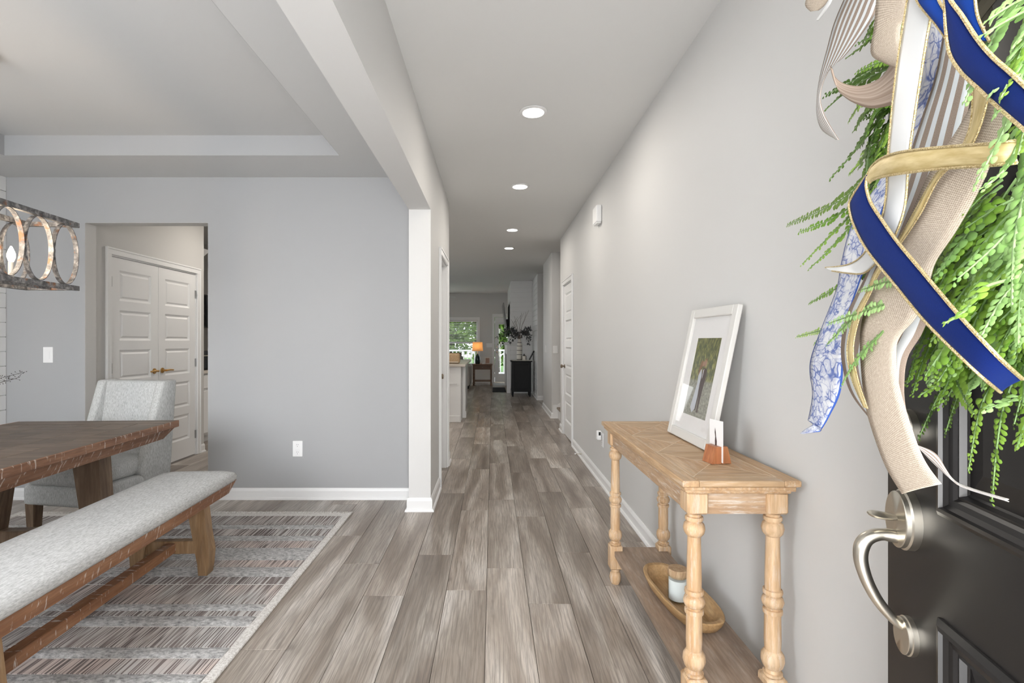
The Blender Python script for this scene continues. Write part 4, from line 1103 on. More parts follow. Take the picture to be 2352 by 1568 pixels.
    amt = n.math('MULTIPLY', mask, n.math('ADD', n.math('MULTIPLY', line, 0.7), n.math('MULTIPLY', petal, 0.7)), True)
    vine = n.n('ShaderNodeTexVoronoi', feature='DISTANCE_TO_EDGE'); vine.inputs['Scale'].default_value = 3.0; n.l(ad.outputs[2], vine.inputs['Vector'])
    amt = n.math('MAXIMUM', amt, n.math('MULTIPLY', n.ramp(vine.outputs['Distance'], [(0.0, 1.0), (0.028, 0.0)]), 0.7), True)
    edge = n.math('MAXIMUM', n.math('GREATER_THAN', u, 0.96), n.math('LESS_THAN', u, 0.04))
    amt = n.math('MAXIMUM', amt, edge)
    n.col(n.mix(amt, (0.80, 0.82, 0.86), (0.035, 0.10, 0.42)))
ribbon_mats()

O = dict(fl=0.150, st=0.165, bu=0.178, go=0.186, wh=0.196, ve=0.212)
def off(pts, o): return [(x, y, o if not isinstance(o, (list, tuple)) else o[i]) for i, (x, y) in enumerate(pts)]
# toile ribbon, the left-most tail
ribbon('toile_ribbon', off([(2132, -40), (2126, 60), (2100, 200), (2060, 330), (2024, 408), (1985, 470), (1953, 525), (1932, 606), (1922, 662), (1889, 748), (1864, 817), (1860, 855), (1866, 906), (1856, 965)], O['fl']),
       off([(2190, -40), (2185, 80), (2192, 155), (2140, 260), (2095, 350), (2040, 450), (2012, 530), (1992, 600), (1972, 655), (1950, 725), (1938, 825), (1930, 900), (1904, 957), (1888, 984)], O['fl']), 'toile')
ribbon('toile_ribbon', off([(1857, 966), (1868, 974), (1850, 986), (1838, 995)], [O['fl'], O['fl']+.012, O['fl']+.018, O['fl']+.02]), off([(1888, 984), (1884, 990), (1868, 993), (1846, 996)], [O['fl'], O['fl']+.012, O['fl']+.018, O['fl']+.02]), 'toile')
# striped ribbon: tail below the burlap
ribbon('striped_ribbon', off([(2170, 60), (2150, 170), (2118, 270), (2095, 340), (2070, 430), (2045, 505), (1985, 640), (1948, 715), (1935, 765), (1933, 822), (1950, 893), (1989, 950), (2040, 1000), (2102, 1020), (2150, 1042), (2186, 1096), (2222, 1117), (2318, 1146)], [O['st']]*12+[.15, .13, .12, .115, .11, .10]),
       off([(2262, 60), (2240, 170), (2215, 290), (2195, 380), (2165, 450), (2130, 520), (2105, 620), (2135, 700), (2120, 760), (2084, 822), (2076, 893), (2082, 950), (2092, 1000), (2108, 1024), (2146, 1066), (2196, 1109), (2228, 1125), (2318, 1152)], [O['st']]*12+[.15, .13, .12, .115, .11, .10]), 'stripe')
# striped ribbon: loop at the upper left with its curled taupe back
ribbon('striped_ribbon', off([(1962, -50), (1938, 0), (1915, 56), (1899, 115), (1884, 173), (1877, 217), (1876, 262), (1888, 298), (1921, 320)], O['st']),
       off([(2040, -50), (2016, 10), (2004, 40), (1975, 84), (1940, 128), (1904, 162), (1885, 215), (1893, 262), (1927, 321)], O['st']+.006), 'stripe_fine')
ribbon('striped_ribbon_back', off([(1908, 150), (1918, 176), (1940, 192), (1978, 197), (2020, 180), (2046, 148), (2070, 110)], O['st']+.008), off([(1912, 158), (1925, 205), (1942, 224), (1968, 239), (2004, 249), (2054, 240), (2090, 226)], O['st']+.012), 'taupe_back')
# burlap: loop at the top, long tail, small curl
ribbon('burlap_ribbon', off([(2016, -50), (2013, 0), (2008, 62), (2001, 122), (2030, 144), (2066, 158)], [O['bu']+.012]*6), off([(2090, -50), (2087, 0), (2083, 26), (2070, 55), (2066, 100), (2070, 157)], [O['bu']+.016]*6), 'burlap')
ribbon('burlap_ribbon', off([(2262, 190), (2198, 300), (2139, 389), (2081, 517), (2020, 619), (1999, 670), (1979, 743), (1976, 804), (1984, 906), (2000, 977), (2034, 1070), (2072, 1134)], O['bu']),
       off([(2372, 190), (2300, 320), (2252, 430), (2198, 527), (2150, 600), (2134, 650), (2106, 725), (2070, 768), (2058, 806), (2066, 890), (2115, 1040), (2162, 1111)], O['bu']), 'burlap')
ribbon('burlap_ribbon', off([(1880, -40), (1856, -8), (1850, 12), (1862, 26)], .20), off([(1945, -40), (1905, -2), (1892, 14), (1880, 24)], .205), 'burlap')
ribbon('satin_ribbon', off([(1912, -20), (1900, 8), (1876, 46)], .21), off([(1918, -18), (1906, 12), (1880, 47)], .21), 'satin_white')
# narrow white and gold ribbon twisting down in front of the burlap
ribbon('gold_ribbon', off([(2236, 190), (2232, 280), (2206, 345), (2152, 400), (2100, 490), (2062, 555), (2015, 620), (1995, 665), (1963, 728), (1947, 800), (1957, 868), (1986, 935)], O['go']),
       off([(2280, 190), (2254, 288), (2222, 350), (2160, 408), (2116, 490), (2068, 562), (2022, 624), (2002, 670), (1976, 728), (1961, 800), (1971, 868), (1994, 938)], O['go']), 'satin_gold', 'gold_wire', 10, 0.0009)
# wide white ribbon with gold edges
ribbon('satin_ribbon', off([(2098, -50), (2086, 0), (2081, 26), (2058, 179), (2041, 355), (2037, 443), (2024, 510), (2000, 560), (1978, 590), (1952, 606), (1922, 612), (1897, 614)], [O['wh']]*7+[.185, .18, .178, .178, .178]),
       off([(2156, -50), (2146, 0), (2138, 48), (2124, 128), (2092, 340), (2081, 466), (2060, 535), (2034, 580), (2010, 608), (1985, 627), (1955, 628), (1912, 622)], [O['wh']]*7+[.185, .18, .178, .182, .186]), 'satin_white', 'gold_wire')
# blue velvet: top loops, crossing band
ribbon('velvet_ribbon', off([(2090, -50), (2107, 0), (2124, 25), (2150, 55), (2176, 90)], O['wh']+.006), off([(2140, -50), (2158, 0), (2175, 30), (2186, 58), (2196, 88)], O['wh']+.006), 'velvet_lit', 'gold_wire')
ribbon('velvet_ribbon', off([(2172, -50), (2188, 0), (2214, 38), (2250, 90)], O['wh']+.002), off([(2238, -50), (2242, 0), (2250, 44), (2275, 95)], O['wh']+.002), 'velvet_lit', 'gold_wire')
ribbon('velvet_ribbon', off([(2172, -60), (2173, 0), (2175, 60), (2184, 122), (2210, 165), (2250, 203), (2297, 247), (2380, 318)], O['ve']), off([(2180, -60), (2182, -8), (2212, 36), (2246, 88), (2282, 130), (2325, 168), (2365, 205), (2440, 275)], O['ve']), 'velvet', 'gold_wire', 10, 0.0016)
ribbon('velvet_ribbon_back', off([(2340, 322), (2280, 329), (2182, 336), (2080, 347), (2030, 361), (2003, 382), (1993, 406)], [.19, .20, .205, O['ve'], O['ve'], O['ve'], O['ve']]), off([(2340, 374), (2280, 380), (2157, 388), (2055, 401), (2022, 408), (2005, 414), (1999, 420)], [.19, .20, .205, O['ve'], O['ve'], O['ve'], O['ve']]), 'satin_gold', 'gold_wire', 10, 0.0012)
ribbon('velvet_ribbon', off([(1996, 398), (1976, 425), (1957, 455), (1952, 475), (1963, 517), (1994, 575), (2055, 651), (2132, 743), (2244, 852), (2300, 900)], [O['ve']]*8+[.20, .17]),
       off([(1994, 404), (1991, 425), (1997, 453), (2006, 473), (2026, 503), (2063, 555), (2119, 622), (2208, 727), (2295, 819), (2350, 870)], [O['ve']]*8+[.20, .17]), 'velvet', 'gold_wire', 10, 0.0016)

# ---- fern sprays
def leaf_mat(name, a, b, rough=0.45):
    n = NT(name).set(Roughness=rough)
    oi = n.n('ShaderNodeObjectInfo'); nz = n.noise(n.coord('Object'), 45, 3)
    f = n.math('ADD', n.math('MULTIPLY', oi.outputs['Random'], 0.55), n.math('MULTIPLY', nz, 0.45))
    n.col(n.ramp(f, [(0.2, a), (0.75, b)]))
    n.b.inputs['Subsurface Weight'].default_value = 0.0
    tr = n.n('ShaderNodeBsdfTranslucent'); n.l(n.ramp(f, [(0.2, a), (0.75, b)]), tr.inputs[0])
    mx = n.n('ShaderNodeMixShader'); mx.inputs[0].default_value = 0.25
    n.l(n.b.outputs[0], mx.inputs[1]); n.l(tr.outputs[0], mx.inputs[2]); n.l(mx.outputs[0], n.t.nodes['Material Output'].inputs['Surface'])
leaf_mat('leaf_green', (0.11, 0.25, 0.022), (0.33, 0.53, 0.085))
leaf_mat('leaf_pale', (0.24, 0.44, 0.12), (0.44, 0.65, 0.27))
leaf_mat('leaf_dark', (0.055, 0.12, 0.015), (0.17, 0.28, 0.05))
plain('stem_green', (0.16, 0.27, 0.09), 0.6); plain('stem_pale', (0.26, 0.40, 0.17), 0.6)
rs = random.Random(11)
OUT = [(0, 0), (.22, .10), (.48, .30), (.78, .36), (.96, .20), (1.0, 0), (.96, -.20), (.78, -.36), (.48, -.30), (.22, -.10)]
def spray(P, mat='leaf_green', leaf=0.0135, gap=0.0072, stem='stem_green'):
    P = [tuple(p) for p in P]
    pts = [Vector(p) for p in catmull(P, 14)]
    L = [0]
    for i in range(1, len(pts)): L.append(L[-1]+(pts[i]-pts[i-1]).length)
    tot = L[-1]
    m = MB(WO); m.tube([pts[i] for i in range(0, len(pts), 2)], [0.0014*(1-0.75*i/len(pts))+0.0003 for i in range(0, len(pts), 2)], 5)
    so = m.build('fern_spray', stem, wr, True)
    lm = MB(WO); s_ = 0.012; j = 0; side = 1; tilt = rs.uniform(-0.5, 0.5)
    while s_ < tot:
        while j < len(L)-2 and L[j+1] < s_: j += 1
        f = (s_-L[j])/max(1e-6, L[j+1]-L[j]); p = pts[j].lerp(pts[j+1], min(1, f)); t = (pts[j+1]-pts[j]).normalized()
        prog = s_/tot; ll = leaf*(1.0 if prog < 0.45 else 1.0-0.62*(prog-0.45)/0.55)*rs.uniform(0.85, 1.12)
        nrm = (Dn+Vector((0, 0, 0.25))+t*tilt*0.3).normalized(); b = t.cross(nrm).normalized(); nrm = b.cross(t).normalized()
        for sd in (1, -1):
            ang = rs.uniform(0.75, 1.1); d = (t*math.cos(ang)+b*sd*math.sin(ang)+nrm*rs.uniform(-.15, .40)).normalized()
            w = d.cross(nrm).normalized(); nn = w.cross(d).normalized()
            base = p+t*(gap*0.5 if sd < 0 else 0)
            V = [base+d*(ll*a)+w*(ll*c)-nn*(ll*0.22*a*a) for a, c in OUT]+[base+d*(ll*0.66)+nn*(ll*0.10)]
            k = len(OUT); lm.add(V, [(i, (i+1) % k, k) for i in range(k)])
        s_ += gap*(1.0 if prog < 0.6 else 0.8)
    lo = lm.build('leaflets', mat, so, 'all'); lo['kind'] = 'stuff'
    return so
def pspray(pts, o0, o1, mat='leaf_green', leaf=0.0135, gap=0.0072, stem='stem_green'):
    n = len(pts); return spray([dpix(x, y, o0+(o1-o0)*i/(n-1)) for i, (x, y) in enumerate(pts)], mat, leaf, gap, stem)
# sprays read against the wall, left side
for P in ([(2075, 30), (2010, 84), (1943, 134)], [(2060, 20), (2030, 50), (2003, 64), (1985, 92)], [(2080, 110), (1995, 166), (1897, 218)], [(2080, 140), (1965, 195), (1893, 255)],
          [(2085, 170), (2010, 270), (1960, 350), (1905, 412)], [(2070, 190), (1995, 250), (1963, 300)], [(2080, 240), (2000, 330), (1975, 385)]):
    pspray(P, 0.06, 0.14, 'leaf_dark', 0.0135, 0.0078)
for P in ([(2090, 230), (2015, 350), (1945, 450), (1808, 517)], [(2085, 280), (1985, 440), (1915, 500), (1835, 533)], [(2080, 320), (1965, 480), (1900, 548), (1843, 606)], [(2080, 360), (1965, 505), (1910, 568), (1860, 616)],
          [(2075, 210), (2030, 320), (1985, 420)], [(2070, 230), (2025, 340), (1990, 440)], [(2085, 250), (2040, 380), (2000, 470)], [(2060, 180), (2020, 280), (1975, 370), (1950, 400)], [(2095, 260), (2030, 400), (1960, 520)], [(2080, 200), (2030, 260), (2000, 330), (1990, 400)], [(2090, 220), (2050, 300), (2025, 380), (2010, 430)], [(2060, 260), (2020, 330), (1992, 390), (1980, 450)], [(2080, 180), (2040, 230), (2005, 270), (1990, 310)], [(2070, 300), (2020, 400), (1975, 450)], [(2090, 300), (2040, 420), (1990, 500), (1950, 560)], [(2050, 240), (2000, 300), (1970, 340)]):
    pspray(P, 0.06, 0.15, 'leaf_dark' if rs.random() < 0.35 else 'leaf_green', 0.0135, 0.0076)
for P in ([(2010, 620), (1940, 652), (1858, 697)], [(2000, 690), (1920, 745), (1870, 790)], [(1980, 735), (1900, 755), (1830, 773)]): pspray(P, 0.12, 0.15, 'leaf_green', 0.0085, 0.006)
for P, a, b in (([(2120, 640), (2045, 645), (1978, 666)], 0.18, 0.19), ([(2060, 690), (1990, 712), (1905, 742)], 0.175, 0.195), ([(2030, 760), (1965, 830), (1933, 884)], 0.18, 0.195), ([(2010, 690), (1960, 730), (1900, 790)], 0.175, 0.19)):
    pspray(P, a, b, 'leaf_pale', 0.0090, 0.006)
# bottom sprays against the door
for P in ([(2230, 760), (2185, 858), (2112, 908)], [(2235, 740), (2190, 850), (2153, 935)], [(2180, 800), (2200, 880), (2237, 950)], [(2290, 700), (2265, 810), (2258, 893)], [(2330, 720), (2312, 820), (2290, 886)],
          [(2420, 900), (2352, 912), (2265, 938)], [(2420, 880), (2362, 960), (2336, 1030)], [(2160, 700), (2110, 800), (2084, 880)], [(2180, 700), (2125, 820), (2096, 905)], [(2200, 720), (2155, 810), (2132, 885)],
          [(2260, 720), (2215, 800), (2180, 870)], [(2330, 760), (2352, 850), (2350, 930)], [(2150, 690), (2100, 760), (2075, 830)], [(2240, 700), (2200, 790), (2170, 850)], [(2300, 760), (2250, 850), (2222, 905)]):
    pspray(P, 0.10, 0.15, 'leaf_green' if rs.random() < 0.65 else 'leaf_pale', 0.0125, 0.0074)
# big pale sprays hanging close to the camera on the right
for P in ([(2400, 60), (2345, 180), (2310, 290), (2240, 425)], [(2420, 200), (2352, 300), (2315, 380), (2262, 430)], [(2370, -20), (2310, 40), (2265, 120), (2216, 236)], [(2420, 0), (2345, 30), (2260, 78)], [(2420, -30), (2335, 5), (2270, 45)],
          [(2400, 260), (2360, 420), (2330, 560), (2325, 700)], [(2430, 330), (2370, 460), (2290, 560), (2200, 640)], [(2400, 420), (2340, 540), (2325, 640)], [(2420, 560), (2352, 660), (2340, 790)], [(2420, 480), (2370, 600), (2300, 690), (2255, 770)]):
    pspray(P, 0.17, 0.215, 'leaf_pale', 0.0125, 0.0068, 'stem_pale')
for k in range(16):      # more of the pale curtain at the right edge
    x0 = rs.uniform(2370, 2440); y0 = rs.uniform(-60, 300); dx = rs.uniform(-120, -50); dy = rs.uniform(150, 240)
    pspray([(x0, y0), (x0+dx*0.35, y0+dy*0.4), (x0+dx, y0+dy)], 0.14, rs.uniform(0.18, 0.222), rs.choice(('leaf_pale', 'leaf_pale', 'leaf_green')), 0.0125, 0.0070, 'stem_pale')
pspray([(2330, 640), (2262, 660), (2215, 715), (2170, 742)], 0.20, 0.245, 'leaf_green', 0.0110, 0.0068)
# bulk of the right side: overlapping sprays drooping down and to the left
for k in range(230):
    x0 = rs.uniform(2210, 2520); y0 = rs.uniform(400, 740)
    dx = rs.uniform(-150, -60); dy = rs.uniform(70, 190)
    if x0+dx < 2125+max(0, (640-y0-dy))*0.55: continue
    a = rs.uniform(0.05, 0.155)
    pspray([(x0, y0), (x0+dx*0.45, y0+dy*0.38), (x0+dx, y0+dy)], a, a+rs.uniform(0.015, 0.045), rs.choice(('leaf_green', 'leaf_green', 'leaf_green', 'leaf_pale') if a > 0.11 else ('leaf_green', 'leaf_dark')), rs.uniform(0.0115, 0.0150), 0.0076)  # deeper sprays take darker leaves, the shade inside put into their colour
# the ring itself, and sprays all round it
plain('vine', (0.035, 0.030, 0.018), 0.9)
m = MB(WO)
for q in range(7):
    ph = rs.uniform(0, 6); pts = []
    for k in range(64):
        a = 2*PI*k/64; r = 0.235+0.020*math.sin(5*a+ph); pts.append(wpt(uc+r*math.cos(a), zc+r*math.sin(a), 0.040+0.018*math.cos(7*a+ph*2)))
    m.tube(pts, 0.008, 6, closed=True)
m.build('vine_ring', 'vine', wr, True)
for k in range(90):
    a = 2*PI*(k+rs.uniform(-.3, .3))/90; r0 = rs.uniform(0.17, 0.27); ln = rs.uniform(0.10, 0.17)
    if math.cos(a) > 0.80 and math.sin(a) < 0.1: ln *= 0.55      # kept short where the ribbons hang
    o0 = rs.uniform(0.03, 0.07)
    da = a+rs.uniform(0.1, 0.6)
    p0 = (uc+r0*math.cos(a), zc+r0*math.sin(a)); p1 = (p0[0]+ln*.5*math.cos(da), p0[1]+ln*.5*math.sin(da)-0.01); p2 = (p0[0]+ln*math.cos(da), p0[1]+ln*math.sin(da)-0.045)
    if p2[1] < 1.20 and p2[0] > 0.62: continue
    spray([wpt(*p0, o0), wpt(*p1, o0+0.03), wpt(*p2, o0+rs.uniform(0.02, 0.06))], rs.choice(('leaf_green', 'leaf_dark', 'leaf_green')), 0.0105, 0.0066)
MB(WO).box(uc-0.012, uc+0.012, 0.002, 0.006, zc+0.20, DTOP-0.001, 0, Matrix.Translation(DH0) @ DM).build('hanger', 'black_paint', wr)
# ------------------------------------------------------------------ kitchen glimpsed past the pantry doors
KXW = -3.62
kb = thing('base_cabinet', 'white kitchen base cabinet glimpsed right of the pantry doors', 'cabinet', (-4.2, 6.7, 0))
ko = tuple(kb.location)
MB(ko).box(-4.88, KXW, 5.95, 7.6, 0.10, 0.875).build('body', 'trim_white', kb)
MB(ko).box(-4.88, KXW-0.06, 5.95, 7.6, 0.001, 0.10).build('toe_kick', 'trim_white', kb)
for a, b in ((5.97, 6.40), (6.41, 6.85), (6.86, 7.58)):
    MB(ko).box(KXW+.001, KXW+0.02, a, b, 0.13, 0.66, 0.003).build('door', 'trim_white', kb); MB(ko).box(KXW+.001, KXW+0.02, a, b, 0.69, 0.86, 0.003).build('drawer', 'trim_white', kb)
plain('counter_stone', (0.58, 0.53, 0.47), 0.25)
tag(MB().box(-4.88, KXW+0.04, 5.93, 7.62, 0.877, 0.915, 0.004).build('worktop', 'counter_stone'), 'pale stone kitchen worktop right of the pantry doors', 'worktop')
t = thing('toaster_oven', 'black countertop oven on the kitchen worktop', 'oven', (-3.85, 6.35, 0.916)); ko = tuple(t.location)
MB(ko).box(-4.1, -3.63, 6.1, 6.60, 0.925, 1.16, 0.01).build('housing', 'black_gloss', t); MB(ko).box(-3.629, -3.61, 6.12, 6.58, 0.95, 1.08).build('door', 'black_gloss', t)
m = MB(ko); m.tube([(-3.60, 6.14, 1.10), (-3.60, 6.56, 1.10)], 0.008, 8); m.build('handle', 'nickel', t)
m = MB(ko)
for y_ in (6.14, 6.56): m.box(-4.05, -3.68, y_-.015, y_+.015, 0.916, 0.926)
m.build('foot', 'black_paint', t)
t = thing('wall_cabinet', 'white upper kitchen cabinet with crown moulding right of the pantry doors', 'cabinet', (-4.3, 6.3, 1.38)); ko = tuple(t.location)
MB(ko).box(-4.88, -3.68, 5.95, 6.34, 1.38, 2.36).build('body', 'trim_white', t); MB(ko).box(-3.679, -3.66, 5.97, 6.32, 1.40, 2.33, 0.003).build('door', 'trim_white', t)
m = MB(ko); m.hexa([(-4.88, 5.93, 2.361), (-3.66, 5.93, 2.361), (-3.66, 6.36, 2.361), (-4.88, 6.36, 2.361)], [(-4.88, 5.88, 2.44), (-3.61, 5.88, 2.44), (-3.61, 6.41, 2.44), (-4.88, 6.41, 2.44)]); m.build('crown', 'trim_white', t)
t = thing('microwave', 'black microwave under the kitchen cabinets', 'microwave', (-4.1, 6.75, 1.45)); ko = tuple(t.location)
MB(ko).box(-4.89, -3.68, 6.37, 7.13, 1.45, 1.88, 0.006).build('housing', 'black_gloss', t); MB(ko).box(-3.679, -3.655, 6.39, 6.95, 1.48, 1.86).build('door', 'black_gloss', t)

struct('wall_kitchen_stub', MB().box(-4.9, -3.55, 7.64, 7.74, 0, H), 'kitchen_paint', 'wall end closing the run of kitchen cabinets', 'wall')
# kitchen island on the left of the hall
isl = thing('kitchen_island', 'white kitchen island end seen past the left hallway wall', 'island', (-0.95, 8.9, 0)); io = tuple(isl.location)
IX, IY0, IY1 = -0.50, 7.92, 10.0
MB(io).box(-1.45, IX, IY0, IY1, 0.0, 0.875).build('body', 'trim_white', isl)
MB(io).box(-1.44, IX-0.01, IY0-0.012, IY0-0.0005, 0.001, 0.105, 0.003).build('base_trim', 'trim_white', isl)
MB(io).box(-1.38, IX-0.06, IY0-0.010, IY0-0.0005, 0.60, 0.62).build('panel_rail', 'trim_white', isl)
m = MB(io); m.box(IX, IX+0.05, IY0+0.45, IY0+0.53, 0.0, 0.875, 0.005); m.box(IX, IX+0.062, IY0+0.44, IY0+0.54, 0.0, 0.11, 0.004); m.build('corner_post', 'trim_white', isl)
tag(MB().box(-1.50, IX+0.075, IY0-0.04, IY1+0.04, 0.877, 0.915, 0.005).build('island_top', 'counter_stone'), 'pale stone top of the kitchen island', 'worktop')
t = thing('counter_box', 'tan rounded box on the kitchen island', 'box', (-0.78, 8.25, 0.916))
m = MB(); m.box(-0.26, 0.245, -0.10, 0.10, 0, 0.165, 0.035, None, 4); m.build('body', 'tan_fabric', t, 'all'); MB().box(-0.24, 0.225, -0.104, -0.099, 0.02, 0.03).build('seam', 'cream', t)

# ------------------------------------------------------------------ living room
def casing_box(x0, x1, z0, z1, w=0.075, t=0.018, sill=False):
    m = MB(); y1 = YF
    m.box(x0-w, x0, y1-t, y1, z0, z1+w, 0.003); m.box(x1, x1+w, y1-t, y1, z0, z1+w, 0.003); m.box(x0-w, x1+w, y1-t-.002, y1, z1, z1+w+.02, 0.003)
    if sill: m.box(x0-w-.02, x1+w+.02, y1-0.05, y1, z0-0.03, z0, 0.004)
    return m
w1 = thing('window_1', 'living room window with open white blinds showing trees outside', 'window', ((WX0+WX1)/2, YF, WZ0), 0, kind='structure'); wo = tuple(w1.location)
m = casing_box(WX0, WX1, WZ0, WZ1, sill=True); m.o = Vector(wo); m.v = [p-m.o for p in m.v]; m.build('casing', 'trim_white', w1)
zm = (WZ0+WZ1)/2
m = MB(wo)
for a, b, c, d in ((WX0, WX0+.04, WZ0, WZ1), (WX1-.04, WX1, WZ0, WZ1), (WX0+.04, WX1-.04, WZ0, WZ0+.04), (WX0+.04, WX1-.04, WZ1-.04, WZ1), (WX0+.04, WX1-.04, zm-.025, zm+.025)): m.box(a, b, YF+0.07, YF+0.11, c, d)
m.build('sash', 'trim_white', w1)
for a, b in ((WZ0+.04, zm-.025), (zm+.025, WZ1-.04)): MB(wo).box(WX0+.04, WX1-.04, YF+0.086, YF+0.092, a, b).build('pane', 'pane_glass', w1)
bl = thing('window_blind', 'white horizontal slat blind in the living room window', 'blind', ((WX0+WX1)/2, YF+0.035, WZ0)); bo_ = tuple(bl.location)
MB(bo_).box(WX0+.006, WX1-.006, YF+.008, YF+.062, WZ1-.055, WZ1-.004, 0.004).build('head_rail', 'trim_white', bl)
sp = None; z = WZ0+0.03
while z < WZ1-0.07:
    if sp is None:
        sp = MB().box(-(WX1-WX0)/2+.008, (WX1-WX0)/2-.008, -0.025, 0.025, -0.0015, 0.0015, 0, Matrix.Rotation(math.radians(-12), 4, 'X')).build('slat', 'trim_white', bl); o = sp
    else:
        o = bpy.data.objects.new('slat', sp.data); C.objects.link(o); o.parent = bl
    o.location = (0, 0, z-bo_[2]); z += 0.048
MB(bo_).box(WX0+.008, WX1-.008, YF+.012, YF+.058, WZ0+.002, WZ0+.018).build('bottom_rail', 'trim_white', bl)
# second, wider living room opening to the left (lights the room)
w2 = thing('window_2', 'wide living room window hidden behind the hallway wall', 'window', (-3.3, YF, 0.6), 0, kind='structure'); wo = tuple(w2.location)
m = MB(wo)
for a, b, c, d in ((-4.6, -4.56, 0.6, 2.1), (-2.04, -2.0, 0.6, 2.1), (-4.56, -2.04, 0.6, 0.64), (-4.56, -2.04, 2.06, 2.1), (-3.32, -3.28, 0.64, 2.06)): m.box(a, b, YF+.07, YF+.11, c, d)
m.build('sash', 'trim_white', w2); MB(wo).box(-4.56, -2.04, YF+.086, YF+.092, 0.64, 2.06).build('pane', 'pane_glass', w2)
# kitchen side window, unseen and added for daylight, and the dining windows
w3 = thing('window_3', 'added unseen kitchen window in the outer wall', 'window', (-4.95, 9.5, 1.0), 0, kind='structure'); wo = tuple(w3.location)
m = MB(wo)
for a, b, c, d in ((8.3, 8.34, 1.0, 2.2), (10.66, 10.7, 1.0, 2.2), (8.34, 10.66, 1.0, 1.04), (8.34, 10.66, 2.16, 2.2), (9.48, 9.52, 1.04, 2.16)): m.box(-4.97, -4.93, a, b, c, d)
m.build('sash', 'trim_white', w3)
w4 = thing('window_4', 'dining room front window behind the camera', 'window', (-2.3, -0.1, 0.75), 0, kind='structure'); wo = tuple(w4.location)
m = MB(wo)
for a, b, c, d in ((-3.25, -3.20, .75, 2.25), (-1.40, -1.35, .75, 2.25), (-3.20, -1.40, .75, .80), (-3.20, -1.40, 2.20, 2.25), (-2.36, -2.24, .80, 2.20), (-3.20, -2.36, 1.48, 1.52), (-2.24, -1.40, 1.48, 1.52)): m.box(a, b, -0.11, -0.06, c, d)
m.build('sash', 'trim_white', w4)

# glazed back door
gd = thing('door_5', 'white glazed back door with a tall pane at the end of the hall', 'door', ((GX0+GX1)/2, YF, 0), 0, kind='structure'); go = tuple(gd.location)
m = casing_box(GX0, GX1, 0.0, GZ); m.v = [p-Vector(go) for p in m.v]; m.build('casing', 'trim_white', gd)
qx0, qx1, qz0, qz1 = GX0+0.125, GX1-0.125, 0.27, 1.80
m = MB(go); ya, yb = YF+0.02, YF+0.062
m.box(GX0+.01, qx0, ya, yb, .02, GZ-.01); m.box(qx1, GX1-.01, ya, yb, .02, GZ-.01); m.box(qx0, qx1, ya, yb, .02, qz0); m.box(qx0, qx1, ya, yb, qz1, GZ-.01); m.build('leaf', 'trim_white', gd)
m = MB(go); k = 0.025
for a, b, c, d in ((qx0-k, qx0, qz0-k, qz1+k), (qx1, qx1+k, qz0-k, qz1+k), (qx0, qx1, qz0-k, qz0), (qx0, qx1, qz1, qz1+k)): m.box(a, b, ya-.012, ya, c, d, .003)
m.build('glazing_bead', 'trim_white', gd)
MB(go).box(qx0, qx1, ya+.015, ya+.021, qz0, qz1).build('pane', 'pane_glass', gd)
Mk = Matrix.Translation((GX0+0.07-go[0], ya-go[1], 0.94)) @ Matrix.Rotation(PI/2, 4, 'X')
m = MB(); m.lathe([(0, 0), (.030, 0), (.030, .006), (.012, .012), (.011, .03), (.024, .038), (.027, .05), (.020, .06), (0, .062)], M=Mk, seg=14); m.build('knob', 'knob_bronze', gd, True)
m = MB(); m.lathe([(0, 0), (.026, 0), (.024, .012), (0, .014)], M=Matrix.Translation((GX0+0.07-go[0], ya-go[1], 1.10)) @ Matrix.Rotation(PI/2, 4, 'X'), seg=14); m.build('deadbolt', 'knob_bronze', gd, True)
MB(go).box(GX0, GX1, YF+.0, YF+.13, 0.0, 0.018).build('threshold', 'nickel', gd)
plate('light_switch', (-0.094, YF, 1.15), 0, 'white double light switch between living room window and back door', 'switch', 2)

# fireplace with shiplap chimney breast
fp = thing('fireplace', 'white shiplap fireplace projecting from the right wall', 'fireplace', (0.72, 13.45, 0)); fo = tuple(fp.location)
FX0, FY0, FY1 = 0.455, 12.322, 14.6
MB(fo).box(FX0, W-0.002, FY0, FY1, 0.001, H-0.001).build('chimney_breast', 'shiplap_white', fp)
sa = sb = None; z = 0.115; pitch = 0.118
while z < H-0.02:
    if sa is None:
        sa = MB().box(FX0-0.012-fo[0], W-.014-fo[0], FY0-0.0115-fo[1], FY0-fo[1], 0, pitch-.005, .002).build('shiplap_board', 'shiplap_white', fp)
        sb = MB().box(FX0-0.012-fo[0], FX0-fo[0], FY0-fo[1], FY1-fo[1], 0, pitch-.005, .002).build('shiplap_board', 'shiplap_white', fp); oa, ob = sa, sb
    else:
        oa = bpy.data.objects.new('shiplap_board', sa.data); ob = bpy.data.objects.new('shiplap_board', sb.data)
        for q in (oa, ob): C.objects.link(q); q.parent = fp
    oa.location.z = ob.location.z = z; z += pitch
    if z+pitch > H: break
MB(fo).box(0.355, FX0-.0125, FY0-0.005, FY0+0.17, 0.0, 1.19, .004).build('pilaster', 'trim_white', fp)
MB(fo).box(0.355, FX0-.0125, FY1-0.17, FY1, 0.0, 1.19, .004).build('pilaster', 'trim_white', fp)
MB(fo).box(0.355, FX0-.0125, FY0+.1705, FY1-.1705, 0.95, 1.19, .004).build('frieze', 'trim_white', fp)
MB(fo).box(0.23, FX0-.0125, FY0-0.05, FY1+.02, 1.191, 1.26, .006).build('mantel', 'trim_white', fp)
MB(fo).box(0.40, FX0-.013, FY0+.30, FY1-.30, 0.001, 0.90).build('firebox', 'black_paint', fp)
tv = thing('television', 'black television tilted on a wall mount above the mantel', 'television', (0.36, 13.4, 1.42)); to = tuple(tv.location)
